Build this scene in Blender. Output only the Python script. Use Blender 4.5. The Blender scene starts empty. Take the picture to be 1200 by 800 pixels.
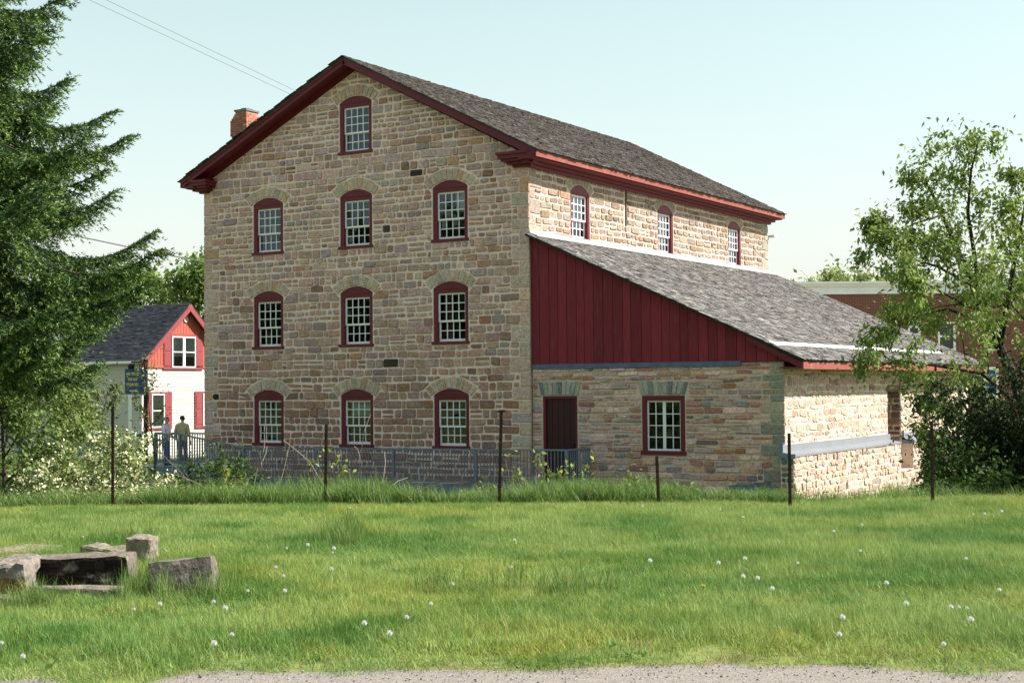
import bpy, math, random, time
import numpy as np
from mathutils import Vector, Matrix, noise
from mathutils.geometry import tessellate_polygon
_T0 = time.time()
rng = random.Random(7)
nr = np.random.default_rng(11)
scene = bpy.context.scene
COL = scene.collection

# ------------------------------------------------------------------ camera
YAW, PITCH, ROLL = -0.5533, 0.0310, -0.0085
CAM = np.array([21.155, -35.192, 1.70])
FPX = 1705.4                                  # focal length in photo pixels (1200 wide)
fwd = np.array([math.sin(YAW)*math.cos(PITCH), math.cos(YAW)*math.cos(PITCH), math.sin(PITCH)])
rt0 = np.array([math.cos(YAW), -math.sin(YAW), 0.0]); up0 = np.cross(rt0, fwd)
rgt = math.cos(ROLL)*rt0 + math.sin(ROLL)*up0
upv = -math.sin(ROLL)*rt0 + math.cos(ROLL)*up0
cd = bpy.data.cameras.new('camera'); cam = bpy.data.objects.new('camera', cd); COL.objects.link(cam)
cd.sensor_fit = 'HORIZONTAL'; cd.sensor_width = 36.0; cd.lens = FPX/1200*36.0
cd.clip_start = 0.1; cd.clip_end = 3000
M = Matrix(((rgt[0], upv[0], -fwd[0], CAM[0]), (rgt[1], upv[1], -fwd[1], CAM[1]), (rgt[2], upv[2], -fwd[2], CAM[2]), (0, 0, 0, 1)))
cam.matrix_world = M
scene.camera = cam

# ------------------------------------------------------------------ light
SUN_AZ, SUN_EL = math.radians(33), math.radians(43)      # azimuth from +X towards +Y
sdir = Vector((math.cos(SUN_EL)*math.cos(SUN_AZ), math.cos(SUN_EL)*math.sin(SUN_AZ), math.sin(SUN_EL)))
world = bpy.data.worlds.new('World'); scene.world = world; world.use_nodes = True
wn = world.node_tree; wn.nodes.clear()
sky = wn.nodes.new('ShaderNodeTexSky'); sky.sky_type = 'NISHITA'; sky.sun_disc = False
sky.sun_elevation = SUN_EL; sky.sun_rotation = math.pi/2 - SUN_AZ
sky.air_density = 1.0; sky.dust_density = 1.0; sky.ozone_density = 1.0; sky.altitude = 100
hsv = wn.nodes.new('ShaderNodeHueSaturation'); hsv.inputs['Saturation'].default_value = 0.72
hsv.inputs['Hue'].default_value = 0.435; hsv.inputs['Value'].default_value = 0.60
veil = wn.nodes.new('ShaderNodeMix'); veil.data_type = 'RGBA'; veil.inputs[7].default_value = (2.85, 2.74, 2.45, 1)   # thin even haze over the whole sky
tcw = wn.nodes.new('ShaderNodeTexCoord'); sxyz = wn.nodes.new('ShaderNodeSeparateXYZ'); wn.links.new(tcw.outputs['Generated'], sxyz.inputs[0])
hz = wn.nodes.new('ShaderNodeMath'); hz.operation = 'MULTIPLY'; hz.inputs[1].default_value = -6.5; wn.links.new(sxyz.outputs['Z'], hz.inputs[0])
hx = wn.nodes.new('ShaderNodeMath'); hx.operation = 'EXPONENT'; wn.links.new(hz.outputs[0], hx.inputs[0])
hm_ = wn.nodes.new('ShaderNodeMath'); hm_.operation = 'MULTIPLY_ADD'; hm_.inputs[1].default_value = .84; hm_.inputs[2].default_value = .14; hm_.use_clamp = True; wn.links.new(hx.outputs[0], hm_.inputs[0]); wn.links.new(hm_.outputs[0], veil.inputs[0])
bg = wn.nodes.new('ShaderNodeBackground'); bg.inputs['Strength'].default_value = 0.132
wo = wn.nodes.new('ShaderNodeOutputWorld')
wn.links.new(sky.outputs[0], hsv.inputs['Color']); wn.links.new(hsv.outputs[0], veil.inputs[6]); wn.links.new(veil.outputs[2], bg.inputs[0]); wn.links.new(bg.outputs[0], wo.inputs[0])
sl = bpy.data.lights.new('sun', 'SUN'); sl.energy = 4.4; sl.angle = math.radians(0.6); sl.color = (1.0, 0.945, 0.87)
so = bpy.data.objects.new('sun', sl); COL.objects.link(so); so.location = (30, 10, 60)
so.rotation_euler = sdir.to_track_quat('Z', 'Y').to_euler()
scene.view_settings.view_transform = 'Standard'; scene.view_settings.look = 'None'
scene.view_settings.gamma = 1.0; scene.view_settings.use_curve_mapping = False
scene.view_settings.exposure = 1.35

# ------------------------------------------------------------------ helpers
def ray(x, y): return fwd + (x-600)/FPX*rgt - (y-400)/FPX*upv
def at(x, y, d): return CAM + ray(x, y)*d                 # photo pixel + distance along the view -> world point
def onz(x, y, z=0.0):
    r = ray(x, y); return CAM + r*((z-CAM[2])/r[2])
F2 = np.array([math.sin(YAW), math.cos(YAW)]); R2 = np.array([math.cos(YAW), -math.sin(YAW)])
def dl(x, y):
    dx, dy = x-CAM[0], y-CAM[1]
    return dx*F2[0]+dy*F2[1], dx*R2[0]+dy*R2[1]
def sstep(a, b, x):
    t = np.clip((x-a)/(b-a), 0, 1); return t*t*(3-2*t)
_perm = nr.random((64, 64))
def vn(x, y):                                             # smooth value noise 0..1
    x = np.asarray(x, float); y = np.asarray(y, float)
    xi = np.floor(x).astype(int); yi = np.floor(y).astype(int); fx = x-xi; fy = y-yi
    fx = fx*fx*(3-2*fx); fy = fy*fy*(3-2*fy)
    g = lambda a, b: _perm[a % 64, b % 64]
    return (g(xi, yi)*(1-fx)+g(xi+1, yi)*fx)*(1-fy) + (g(xi, yi+1)*(1-fx)+g(xi+1, yi+1)*fx)*fy
def gz(x, y):                                             # ground height
    d, l = dl(np.asarray(x, float), np.asarray(y, float))
    z = -1.75*sstep(20.9, 26.0, d) + 0.5*sstep(52, 62, d)*sstep(2, -6, l)
    z = z + 0.07*(vn(np.asarray(x)*0.35, np.asarray(y)*0.35)-0.5)*sstep(9.6, 11, d)
    return z
def gzf(x, y): return float(gz(x, y))

ORG = {}
def place(o, parent, org):
    COL.objects.link(o)
    org = Vector(org); ORG[o.name] = org
    if parent is not None:
        o.parent = parent; o.location = org - ORG[parent.name]
    else:
        o.location = org
    return o
def tag(o, label=None, cat=None, group=None, kind=None):
    if label: o['label'] = label
    if cat: o['category'] = cat
    if group: o['group'] = group
    if kind: o['kind'] = kind
    return o
def empty(name, org, label=None, cat=None, group=None, parent=None):
    o = bpy.data.objects.new(name, None); place(o, parent, org); o.empty_display_size = 0.3
    return tag(o, label, cat, group)

class MB:
    def __init__(s): s.v = []; s.f = []; s.c = []
    def add(s, pts, faces, col=(1, 1, 1)):
        n = len(s.v); s.v.extend([tuple(p) for p in pts])
        for f in faces: s.f.append(tuple(i+n for i in f)); s.c.append(col)
    def obox(s, O, A, B, C, col=(1, 1, 1)):               # corner + three edge vectors
        O, A, B, C = (np.asarray(q, float) for q in (O, A, B, C))
        if np.dot(np.cross(A, B), C) < 0: A, B = B, A
        p = [O, O+A, O+A+B, O+B, O+C, O+A+C, O+A+B+C, O+B+C]
        s.add(p, [(0, 3, 2, 1), (4, 5, 6, 7), (0, 1, 5, 4), (1, 2, 6, 5), (2, 3, 7, 6), (3, 0, 4, 7)], col)
    def box(s, lo, hi, col=(1, 1, 1)):
        s.obox(lo, (hi[0]-lo[0], 0, 0), (0, hi[1]-lo[1], 0), (0, 0, hi[2]-lo[2]), col)
    def prism(s, poly, ext, col=(1, 1, 1)):               # polygon (3D points) extruded by ext
        n = len(poly); ext = np.asarray(ext, float)
        p = [np.asarray(q, float) for q in poly]; nv = len(s.v)
        nrm = np.zeros(3)
        for i in range(n): nrm += np.cross(p[i]-p[0], p[(i+1) % n]-p[0])
        if np.dot(nrm, ext) < 0: p = p[::-1]
        pts = p + [q+ext for q in p]
        s.add(pts, [tuple(range(n))[::-1], tuple(range(n, 2*n))] + [(i, (i+1) % n, (i+1) % n+n, i+n) for i in range(n)], col)
    def tube(s, pts, rad, n=6, col=(1, 1, 1)):
        pts = [np.asarray(p, float) for p in pts]
        if np.isscalar(rad): rad = [rad]*len(pts)
        nv = len(s.v); u = None
        for i, p in enumerate(pts):
            t = pts[min(i+1, len(pts)-1)]-pts[max(i-1, 0)]; t = t/(np.linalg.norm(t)+1e-9)
            if u is None:
                a = np.array([0, 0, 1.]) if abs(t[2]) < .9 else np.array([1., 0, 0]); u = np.cross(a, t)
            u = u-np.dot(u, t)*t; u /= (np.linalg.norm(u)+1e-9); w = np.cross(t, u)
            for k in range(n):
                a = 2*math.pi*k/n; s.v.append(tuple(p+rad[i]*(math.cos(a)*u+math.sin(a)*w)))
        for i in range(len(pts)-1):
            for k in range(n):
                a = nv+i*n+k; b = nv+i*n+(k+1) % n; s.f.append((a, b, b+n, a+n)); s.c.append(col)
        s.f.append(tuple(nv+k for k in range(n))[::-1]); s.c.append(col)
        e = nv+(len(pts)-1)*n; s.f.append(tuple(e+k for k in range(n))); s.c.append(col)
    def build(s, name, material, parent=None, org=None, smooth=False):
        if org is None: org = tuple(np.mean(np.array(s.v), axis=0)) if parent is not None else None
        if org is None:
            a = np.array(s.v); org = (a[:, 0].mean(), a[:, 1].mean(), a[:, 2].min())
        org = np.array(org, float)
        me = bpy.data.meshes.new(name)
        me.from_pydata([tuple(q) for q in (np.array(s.v)-org)], [], s.f)
        lt = np.empty(len(me.polygons), dtype=np.int32); me.polygons.foreach_get('loop_total', lt)
        ca = me.color_attributes.new('Col', 'FLOAT_COLOR', 'CORNER')
        cc = np.ones((len(s.c), 4), dtype=np.float32); cc[:, :3] = np.array(s.c)
        ca.data.foreach_set('color', np.repeat(cc, lt, axis=0).ravel())
        if smooth: me.polygons.foreach_set('use_smooth', np.ones(len(me.polygons), dtype=bool))
        me.materials.append(material); me.update()
        o = bpy.data.objects.new(name, me)
        return place(o, parent, org)

def np_mesh(name, V, Fc, Cv, material, parent=None, org=(0, 0, 0), smooth=False):
    """V (n,3); Fc (m,k) equal-sized faces; Cv (n,3) point colours"""
    org = np.array(org, float); me = bpy.data.meshes.new(name)
    n, (m, k) = len(V), Fc.shape
    me.vertices.add(n); me.vertices.foreach_set('co', (V-org).astype(np.float32).ravel())
    me.loops.add(m*k); me.loops.foreach_set('vertex_index', Fc.astype(np.int32).ravel())
    me.polygons.add(m); me.polygons.foreach_set('loop_start', (np.arange(m)*k).astype(np.int32))
    me.update(calc_edges=True)
    ca = me.color_attributes.new('Col', 'FLOAT_COLOR', 'POINT')
    cc = np.ones((n, 4), dtype=np.float32); cc[:, :3] = Cv
    ca.data.foreach_set('color', cc.ravel())
    if smooth: me.polygons.foreach_set('use_smooth', np.ones(m, dtype=bool))
    me.materials.append(material)
    o = bpy.data.objects.new(name, me)
    return place(o, parent, org)

# ------------------------------------------------------------------ materials
def nt(m): return m.node_tree.nodes, m.node_tree.links
def pmat(name, base=(.5, .5, .5), rough=.8, vcol=False, var=.25, scale=6.0, bump=.0, bscale=40., spec=.3, metal=0., stain=None, detail=6, stretch=None):
    """Principled surface; base (times the piece's own colour), mottled by noise, fine bump"""
    m = bpy.data.materials.new(name); m.use_nodes = True; N, L = nt(m)
    b = N['Principled BSDF']; b.inputs['Roughness'].default_value = rough; b.inputs['Metallic'].default_value = metal
    b.inputs['Specular IOR Level'].default_value = spec
    geo = N.new('ShaderNodeNewGeometry'); pos = geo.outputs['Position']
    if stretch:
        mp = N.new('ShaderNodeMapping'); mp.inputs['Scale'].default_value = stretch; L.new(pos, mp.inputs[0]); pos = mp.outputs[0]
    n1 = N.new('ShaderNodeTexNoise'); n1.inputs['Scale'].default_value = scale; n1.inputs['Detail'].default_value = detail; n1.inputs['Roughness'].default_value = .65
    L.new(pos, n1.inputs['Vector'])
    mr = N.new('ShaderNodeMapRange'); mr.inputs[1].default_value = .25; mr.inputs[2].default_value = .75
    mr.inputs[3].default_value = 1-var; mr.inputs[4].default_value = 1+var; L.new(n1.outputs['Fac'], mr.inputs[0])
    mx = N.new('ShaderNodeVectorMath'); mx.operation = 'SCALE'
    if vcol:
        ca = N.new('ShaderNodeVertexColor'); ca.layer_name = 'Col'
        mm = N.new('ShaderNodeMix'); mm.data_type = 'RGBA'; mm.blend_type = 'MULTIPLY'; mm.inputs[0].default_value = 1
        mm.inputs[6].default_value = (*base, 1); L.new(ca.outputs[0], mm.inputs[7]); src = mm.outputs[2]
    else:
        rg = N.new('ShaderNodeRGB'); rg.outputs[0].default_value = (*base, 1); src = rg.outputs[0]
    L.new(src, mx.inputs[0]); L.new(mr.outputs[0], mx.inputs[3]); out = mx.outputs[0]
    if stain:
        scol, sscale, lo, hi = stain
        n2 = N.new('ShaderNodeTexNoise'); n2.inputs['Scale'].default_value = sscale; n2.inputs['Detail'].default_value = 8; L.new(pos, n2.inputs['Vector'])
        m2 = N.new('ShaderNodeMapRange'); m2.inputs[1].default_value = lo; m2.inputs[2].default_value = hi; L.new(n2.outputs['Fac'], m2.inputs[0])
        mm2 = N.new('ShaderNodeMix'); mm2.data_type = 'RGBA'; L.new(m2.outputs[0], mm2.inputs[0]); L.new(out, mm2.inputs[6]); mm2.inputs[7].default_value = (*scol, 1); out = mm2.outputs[2]
    L.new(out, b.inputs['Base Color'])
    if bump:
        n3 = N.new('ShaderNodeTexNoise'); n3.inputs['Scale'].default_value = bscale; n3.inputs['Detail'].default_value = 5; L.new(pos, n3.inputs['Vector'])
        bp = N.new('ShaderNodeBump'); bp.inputs['Strength'].default_value = bump; bp.inputs['Distance'].default_value = .02
        L.new(n3.outputs['Fac'], bp.inputs['Height']); L.new(bp.outputs[0], b.inputs['Normal'])
    return m
def leafmat(name, base=(1, 1, 1), trans=.35, rough=.6, patch=None):
    m = bpy.data.materials.new(name); m.use_nodes = True; N, L = nt(m)
    b = N['Principled BSDF']; b.inputs['Roughness'].default_value = rough; b.inputs['Specular IOR Level'].default_value = .25
    ca = N.new('ShaderNodeVertexColor'); ca.layer_name = 'Col'
    mm = N.new('ShaderNodeMix'); mm.data_type = 'RGBA'; mm.blend_type = 'MULTIPLY'; mm.inputs[0].default_value = 1
    mm.inputs[6].default_value = (*base, 1); L.new(ca.outputs[0], mm.inputs[7]); out = mm.outputs[2]
    if patch:                                            # large patches of another tint over the field
        for (pc, sc, lo, hi, amt) in patch:
            geo = N.new('ShaderNodeNewGeometry'); n2 = N.new('ShaderNodeTexNoise'); n2.inputs['Scale'].default_value = sc; n2.inputs['Detail'].default_value = 3
            L.new(geo.outputs['Position'], n2.inputs['Vector'])
            m2 = N.new('ShaderNodeMapRange'); m2.inputs[1].default_value = lo; m2.inputs[2].default_value = hi; m2.inputs[4].default_value = amt; L.new(n2.outputs['Fac'], m2.inputs[0])
            mx = N.new('ShaderNodeMix'); mx.data_type = 'RGBA'; mx.blend_type = 'MULTIPLY'; L.new(m2.outputs[0], mx.inputs[0]); L.new(out, mx.inputs[6]); mx.inputs[7].default_value = (*pc, 1); out = mx.outputs[2]
    L.new(out, b.inputs['Base Color'])
    tr = N.new('ShaderNodeBsdfTranslucent'); L.new(out, tr.inputs[0])
    ms = N.new('ShaderNodeMixShader'); ms.inputs[0].default_value = trans
    L.new(b.outputs[0], ms.inputs[1]); L.new(tr.outputs[0], ms.inputs[2]); L.new(ms.outputs[0], N['Material Output'].inputs[0])
    return m
def glassmat(name):
    m = bpy.data.materials.new(name); m.use_nodes = True; N, L = nt(m); N.remove(N['Principled BSDF'])
    t = N.new('ShaderNodeBsdfTransparent'); t.inputs[0].default_value = (.72, .78, .78, 1)
    g = N.new('ShaderNodeBsdfGlossy'); g.inputs['Roughness'].default_value = .02; g.inputs['Color'].default_value = (.78, .90, 1, 1)
    fr = N.new('ShaderNodeFresnel'); fr.inputs[0].default_value = 1.5
    mu = N.new('ShaderNodeMath'); mu.operation = 'MULTIPLY'; mu.inputs[1].default_value = 1.45; mu.use_clamp = True; L.new(fr.outputs[0], mu.inputs[0])
    geo = N.new('ShaderNodeNewGeometry'); nz = N.new('ShaderNodeTexNoise'); nz.inputs['Scale'].default_value = 3.0; L.new(geo.outputs['Position'], nz.inputs['Vector'])
    bp = N.new('ShaderNodeBump'); bp.inputs['Strength'].default_value = .05; bp.inputs['Distance'].default_value = .02; L.new(nz.outputs['Fac'], bp.inputs['Height']); L.new(bp.outputs[0], g.inputs['Normal'])
    ms = N.new('ShaderNodeMixShader'); L.new(mu.outputs[0], ms.inputs[0]); L.new(t.outputs[0], ms.inputs[1]); L.new(g.outputs[0], ms.inputs[2]); L.new(ms.outputs[0], N['Material Output'].inputs[0])
    return m
MT = dict(
    stone=pmat('stone', (1, 1, 1), .9, True, .55, 15., .55, 28., .2, detail=9, stain=((.52, .44, .355), 3.1, .62, .84)),
    mortar=pmat('mortar', (.82, .645, .57), .95, False, .16, 4., .5, 50., .1, stain=((.66, .51, .44), .9, .5, .75)),
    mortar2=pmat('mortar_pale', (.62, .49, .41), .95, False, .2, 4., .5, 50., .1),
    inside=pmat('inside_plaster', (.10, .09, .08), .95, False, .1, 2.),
    maroon=pmat('maroon_paint', (.135, .012, .023), .5, False, .14, 9., .08, 60., .35),
    fascia=pmat('red_fascia_paint', (.235, .062, .046), .6, False, .22, 5., .1, 50., .3, stain=((.34, .16, .12), 2.4, .56, .76)),
    board=pmat('maroon_board_paint', (.205, .023, .037), .65, True, .26, 3., .2, 30., .2, stretch=(6, 6, .7), stain=((.22, .045, .055), 2.2, .56, .8)),
    white=pmat('white_paint', (.86, .83, .86), .55, False, .06, 8., 0, 30., .3),
    shingle=pmat('weathered_shingle', (1, 1, 1), .9, True, .28, 9., .3, 40., .15, stretch=(3, 1, 1)),
    metal=pmat('pale_metal_flashing', (.62, .63, .62), .5, False, .12, 2., .05, 20., .4),
    ledge=pmat('grey_ledge_cap', (.19, .20, .22), .5, False, .12, 2., .05, 20., .4),
    bluegrey=pmat('blue_grey_paint', (.15, .195, .265), .5, False, .2, 7., .05, 30., .4),
    teal=pmat('teal_paint', (.035, .10, .115), .5, False, .2, 7., .05, 30., .4),
    strip=pmat('blue_grey_strip', (.10, .13, .215), .55, False, .3, 3.5, .05, 30., .3),
    glass=glassmat('window_glass'),
    blind=pmat('cream_blind', (.78, .76, .72), .8, False, .05, 2.),
    curtain=pmat('pale_curtain', (.60, .63, .56), .8, False, .08, 2., stretch=(1, 8, .3)),
    brick=pmat('brick', (1, 1, 1), .9, True, .3, 9., .3, 50., .15),
    rust=pmat('rusty_steel', (.040, .023, .017), .85, False, .5, 30., .3, 120., .3, stain=((.11, .045, .02), 25., .5, .7)),
    bark=pmat('bark', (.075, .058, .045), .95, False, .35, 12., .6, 30., .1, stretch=(3, 3, .6)),
    darkbark=pmat('dark_bark', (.035, .026, .022), .95, False, .35, 12., .6, 30., .1, stretch=(3, 3, .6)),
    twig=pmat('dead_twig', (.26, .215, .17), .95, False, .3, 14., .2, 60., .1),
    leaf=leafmat('leaf'),
    needle=leafmat('needle', trans=.2, rough=.55),
    siding=pmat('white_siding', (.52, .50, .455), .6, False, .05, 3., 0, 30., .25),
    siding2=pmat('grey_siding', (.45, .46, .46), .6, False, .06, 3., 0, 30., .25),
    redtrim=pmat('coral_red_paint', (.245, .050, .054), .6, False, .1, 5., 0, 30., .3),
    redboard=pmat('coral_board_paint', (.37, .095, .065), .65, False, .14, 5., .1, 30., .25),
    slate=pmat('dark_slate', (1, 1, 1), .8, True, .2, 8., .2, 40., .25),
    signblue=pmat('sign_blue', (.03, .075, .20), .45, False, .08, 4.),
    signside=pmat('sign_edge', (.10, .09, .22), .5, False, .08, 4.),
    yellow=pmat('sign_yellow', (.85, .66, .10), .5, False, .05, 4.),
    black=pmat('black_metal', (.012, .012, .013), .5, False, .1, 4.),
    rock=pmat('lichen_rock', (.72, .70, .70), .95, True, .45, 9., .9, 22., .1, detail=10, stain=((.20, .18, .155), 6., .56, .74)),
    dandelion=leafmat('dandelion_fluff', trans=.5, rough=.9),
    wire=pmat('wire', (.10, .10, .10), .6),
)

# ------------------------------------------------------------------ ground
def ground():
    dd = np.concatenate([np.linspace(-260, -6, 26), np.linspace(-4, 36, 110), np.linspace(37.5, 80, 40), np.linspace(86, 1500, 40)])
    ll = np.concatenate([-np.geomspace(1400, 31, 28), np.linspace(-30, 30, 110), np.geomspace(31, 1400, 28)])
    D, Lg = np.meshgrid(dd, ll, indexing='ij')
    X = CAM[0]+D*F2[0]+Lg*R2[0]; Y = CAM[1]+D*F2[1]+Lg*R2[1]; Z = gz(X, Y)
    V = np.stack([X, Y, Z], -1).reshape(-1, 3); a, b = D.shape
    i = np.arange(a*b).reshape(a, b)
    Fc = np.stack([i[:-1, :-1], i[:-1, 1:], i[1:, 1:], i[1:, :-1]], -1).reshape(-1, 4)
    m = pmat('soil_and_thatch', (.17, .19, .065), .95, False, .3, 3., .7, 30., .1, stain=((.16, .12, .06), 1.7, .52, .72))
    n = np.cross(V[Fc[0, 1]]-V[Fc[0, 0]], V[Fc[0, 2]]-V[Fc[0, 0]])
    if n[2] < 0: Fc = Fc[:, ::-1]
    o = np_mesh('ground', V, Fc, np.ones((len(V), 3)), m, smooth=True)
    tag(o, 'grassy ground sheet under the lawn and the buildings', 'ground', kind='structure')
ground()
def track_edge(l):                                        # wavy far edge of the gravel track, as distance from the camera
    l = np.asarray(l, float)
    e = 8.86 + 0.05*np.sin(l*1.9+.4) + 0.10*(vn(l*1.3+7, l*0+3.3)-.5) + .05*(vn(l*5+2, l*0+9.3)-.5)
    e = e - 0.50*np.exp(-((l+2.27)/.24)**2) - .30*sstep(-2.0, -2.5, l) - .26*sstep(1.9, 2.9, l) + .10*(vn(l*9+1, l*0+4.3)-.5)
    e = e - .11*np.exp(-((l-.2)/.5)**2)
    return e
def track():
    ll = np.linspace(-26, 26, 420); t = np.linspace(0, 1, 12)
    E_ = track_edge(ll)
    D = 3.6 + (E_[None, :]-3.6)*t[:, None]; Lg = np.repeat(ll[None, :], 12, 0)
    X = CAM[0]+D*F2[0]+Lg*R2[0]; Y = CAM[1]+D*F2[1]+Lg*R2[1]
    Z = 0.012 + .02*(vn(X*2.2, Y*2.2)-.5)*0 + np.where(t[:, None] > .99, -.010, 0)
    V = np.stack([X, Y, Z], -1).reshape(-1, 3); a, b = D.shape; i = np.arange(a*b).reshape(a, b)
    Fc = np.stack([i[:-1, :-1], i[:-1, 1:], i[1:, 1:], i[1:, :-1]], -1).reshape(-1, 4)
    n = np.cross(V[Fc[0, 1]]-V[Fc[0, 0]], V[Fc[0, 2]]-V[Fc[0, 0]])
    if n[2] < 0: Fc = Fc[:, ::-1]
    m = pmat('gravel_dust', (.235, .205, .185), .95, False, .35, 26., .8, 70., .1, stain=((.24, .21, .18), 45., .52, .66))
    o = np_mesh('gravel_track', V, Fc, np.ones((len(V), 3)), m)
    tag(o, 'pale dusty gravel track along the near edge of the lawn', 'track', kind='structure')
    # loose pebbles on it
    N = 7000; l = nr.uniform(-8, 8, N); e = track_edge(l); d = e+.05 - nr.random(N)**1.4*2.2
    P = np.stack([CAM[0]+d*F2[0]+l*R2[0], CAM[1]+d*F2[1]+l*R2[1], np.full(N, .013)], -1)
    ico = np.array([(1, 0, 0), (-1, 0, 0), (0, 1, 0), (0, -1, 0), (0, 0, .7), (0, 0, -.7)], float)
    tri = np.array([(0, 2, 4), (2, 1, 4), (1, 3, 4), (3, 0, 4), (2, 0, 5), (1, 2, 5), (3, 1, 5), (0, 3, 5)])
    s = nr.uniform(.003, .0085, N)*np.where(nr.random(N) < .03, 1.8, 1); ang = nr.uniform(0, 6.28, N)
    jit = ico[None]*nr.uniform(.7, 1.2, (N, 6, 1))*s[:, None, None]
    c, sn = np.cos(ang)[:, None], np.sin(ang)[:, None]
    V = np.stack([jit[..., 0]*c-jit[..., 1]*sn, jit[..., 0]*sn+jit[..., 1]*c, jit[..., 2]], -1)+P[:, None, :]
    Fc = (tri[None]+(np.arange(N)*6)[:, None, None]).reshape(-1, 3)
    g = nr.uniform(.07, .34, N); cc = np.stack([g, g*.92, g*.84], -1)
    o = np_mesh('gravel', V.reshape(-1, 3), Fc, np.repeat(cc, 6, 0), MT['brick'])
    tag(o, 'loose grey pebbles scattered over the track', 'gravel', kind='stuff')
track()

# ------------------------------------------------------------------ masonry
def clip(poly, a, b, c):                                  # keep a*s+b*t<=c
    out = []
    for i in range(len(poly)):
        p, q = poly[i], poly[(i+1) % len(poly)]
        dp = a*p[0]+b*p[1]-c; dq = a*q[0]+b*q[1]-c
        if dp <= 0: out.append(p)
        if (dp < 0 < dq) or (dq < 0 < dp):
            k = dp/(dp-dq); out.append((p[0]+k*(q[0]-p[0]), p[1]+k*(q[1]-p[1])))
    return out
def area(poly): return abs(sum(poly[i][0]*poly[(i+1) % len(poly)][1]-poly[(i+1) % len(poly)][0]*poly[i][1] for i in range(len(poly))))/2
def layout(s0, s1, t0, t1, hr, wr, blocks, planes, arches, seed, joint=.017, cham=(.012, .05), split=.18, jit=.007):
    """coursed rubble: list of convex 2D outlines"""
    R = random.Random(seed); out = []; t = t0
    while t < t1-.04:
        h = R.uniform(*hr)
        if t+h > t1-.07: h = t1-t
        ta, tb = t, t+h; act = [b for b in blocks if b[2] < tb-.01 and b[3] > ta+.01]
        cuts = sorted({s0, s1} | {min(max(e, s0), s1) for b in act for e in b[:2]})
        ph = R.uniform(0, 6)
        for a, b in zip(cuts[:-1], cuts[1:]):
            if b-a < .05: continue
            mid = (a+b)/2; spans = [(ta, tb)]
            for bl in act:
                if bl[0] < mid < bl[1]:
                    ns = []
                    for (x, y) in spans:
                        if bl[2] > x: ns.append((x, min(y, bl[2])))
                        if bl[3] < y: ns.append((max(x, bl[3]), y))
                    spans = ns
            for (x, y) in spans:
                if y-x < .055: continue
                s = a
                while s < b-1e-6:
                    w = R.uniform(*wr)*(1.0 if R.random() > .25 else .55)*(.7+.5*min(1, (y-x)/hr[1]))
                    if b-(s+w) < wr[0]*.75: w = b-s
                    parts = [(s, s+w, x, y)]
                    if y-x > .24 and R.random() < split:
                        k = R.uniform(.38, .62)*(y-x); parts = [(s, s+w, x, x+k), (s, s+w, x+k, y)]
                    for (p, q, r_, u_) in parts:
                        j = joint*R.uniform(.75, 1.5)
                        wob = lambda ss: .012*math.sin(ss*1.7+ph)+.008*math.sin(ss*4.1+ph*2)
                        x0, x1, y0, y1 = p+j, q-j, r_+j, u_-j
                        if x1-x0 < .04 or y1-y0 < .03: continue
                        cm = min(.3*(x1-x0), .35*(y1-y0), 99); c = [min(cm, R.uniform(*cham)) for _ in range(4)]
                        jj = lambda: R.uniform(-jit, jit)
                        pg = [(x0+c[0], y0), (x1-c[1], y0), (x1, y0+c[1]*.8), (x1, y1-c[2]*.8), (x1-c[2], y1), (x0+c[3], y1), (x0, y1-c[3]*.8), (x0, y0+c[0]*.8)]
                        pg = [(g[0]+jj(), g[1]+jj()+wob(g[0])) for g in pg]
                        for (A, B, Cc) in planes: pg = clip(pg, A, B, Cc-.02) if pg else pg
                        for (sc, tc, Rr, half) in arches:
                            if not pg: break
                            cx = sum(g[0] for g in pg)/len(pg); cy = sum(g[1] for g in pg)/len(pg)
                            if cy < tc: continue
                            if math.hypot(cx-sc, cy-tc) > Rr+1.0: continue
                            best = []
                            cand = [(-math.sin(q), -math.cos(q), -(math.sin(q)*sc+math.cos(q)*tc+Rr+.012)) for q in np.linspace(-half-.09, half+.09, 13)]
                            for sg_ in (-1, 1):
                                q = (half+.115); cand.append((-sg_*math.cos(q), math.sin(q), -sg_*math.cos(q)*sc+math.sin(q)*tc))
                            for cc_ in cand:
                                g2 = clip(pg, *cc_)
                                if len(g2) >= 3 and (not best or area(g2) > area(best)): best = g2
                            pg = best
                        if len(pg) >= 3 and area(pg) > .004: out.append(pg)
                    s += w
        t = tb
    return out
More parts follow.
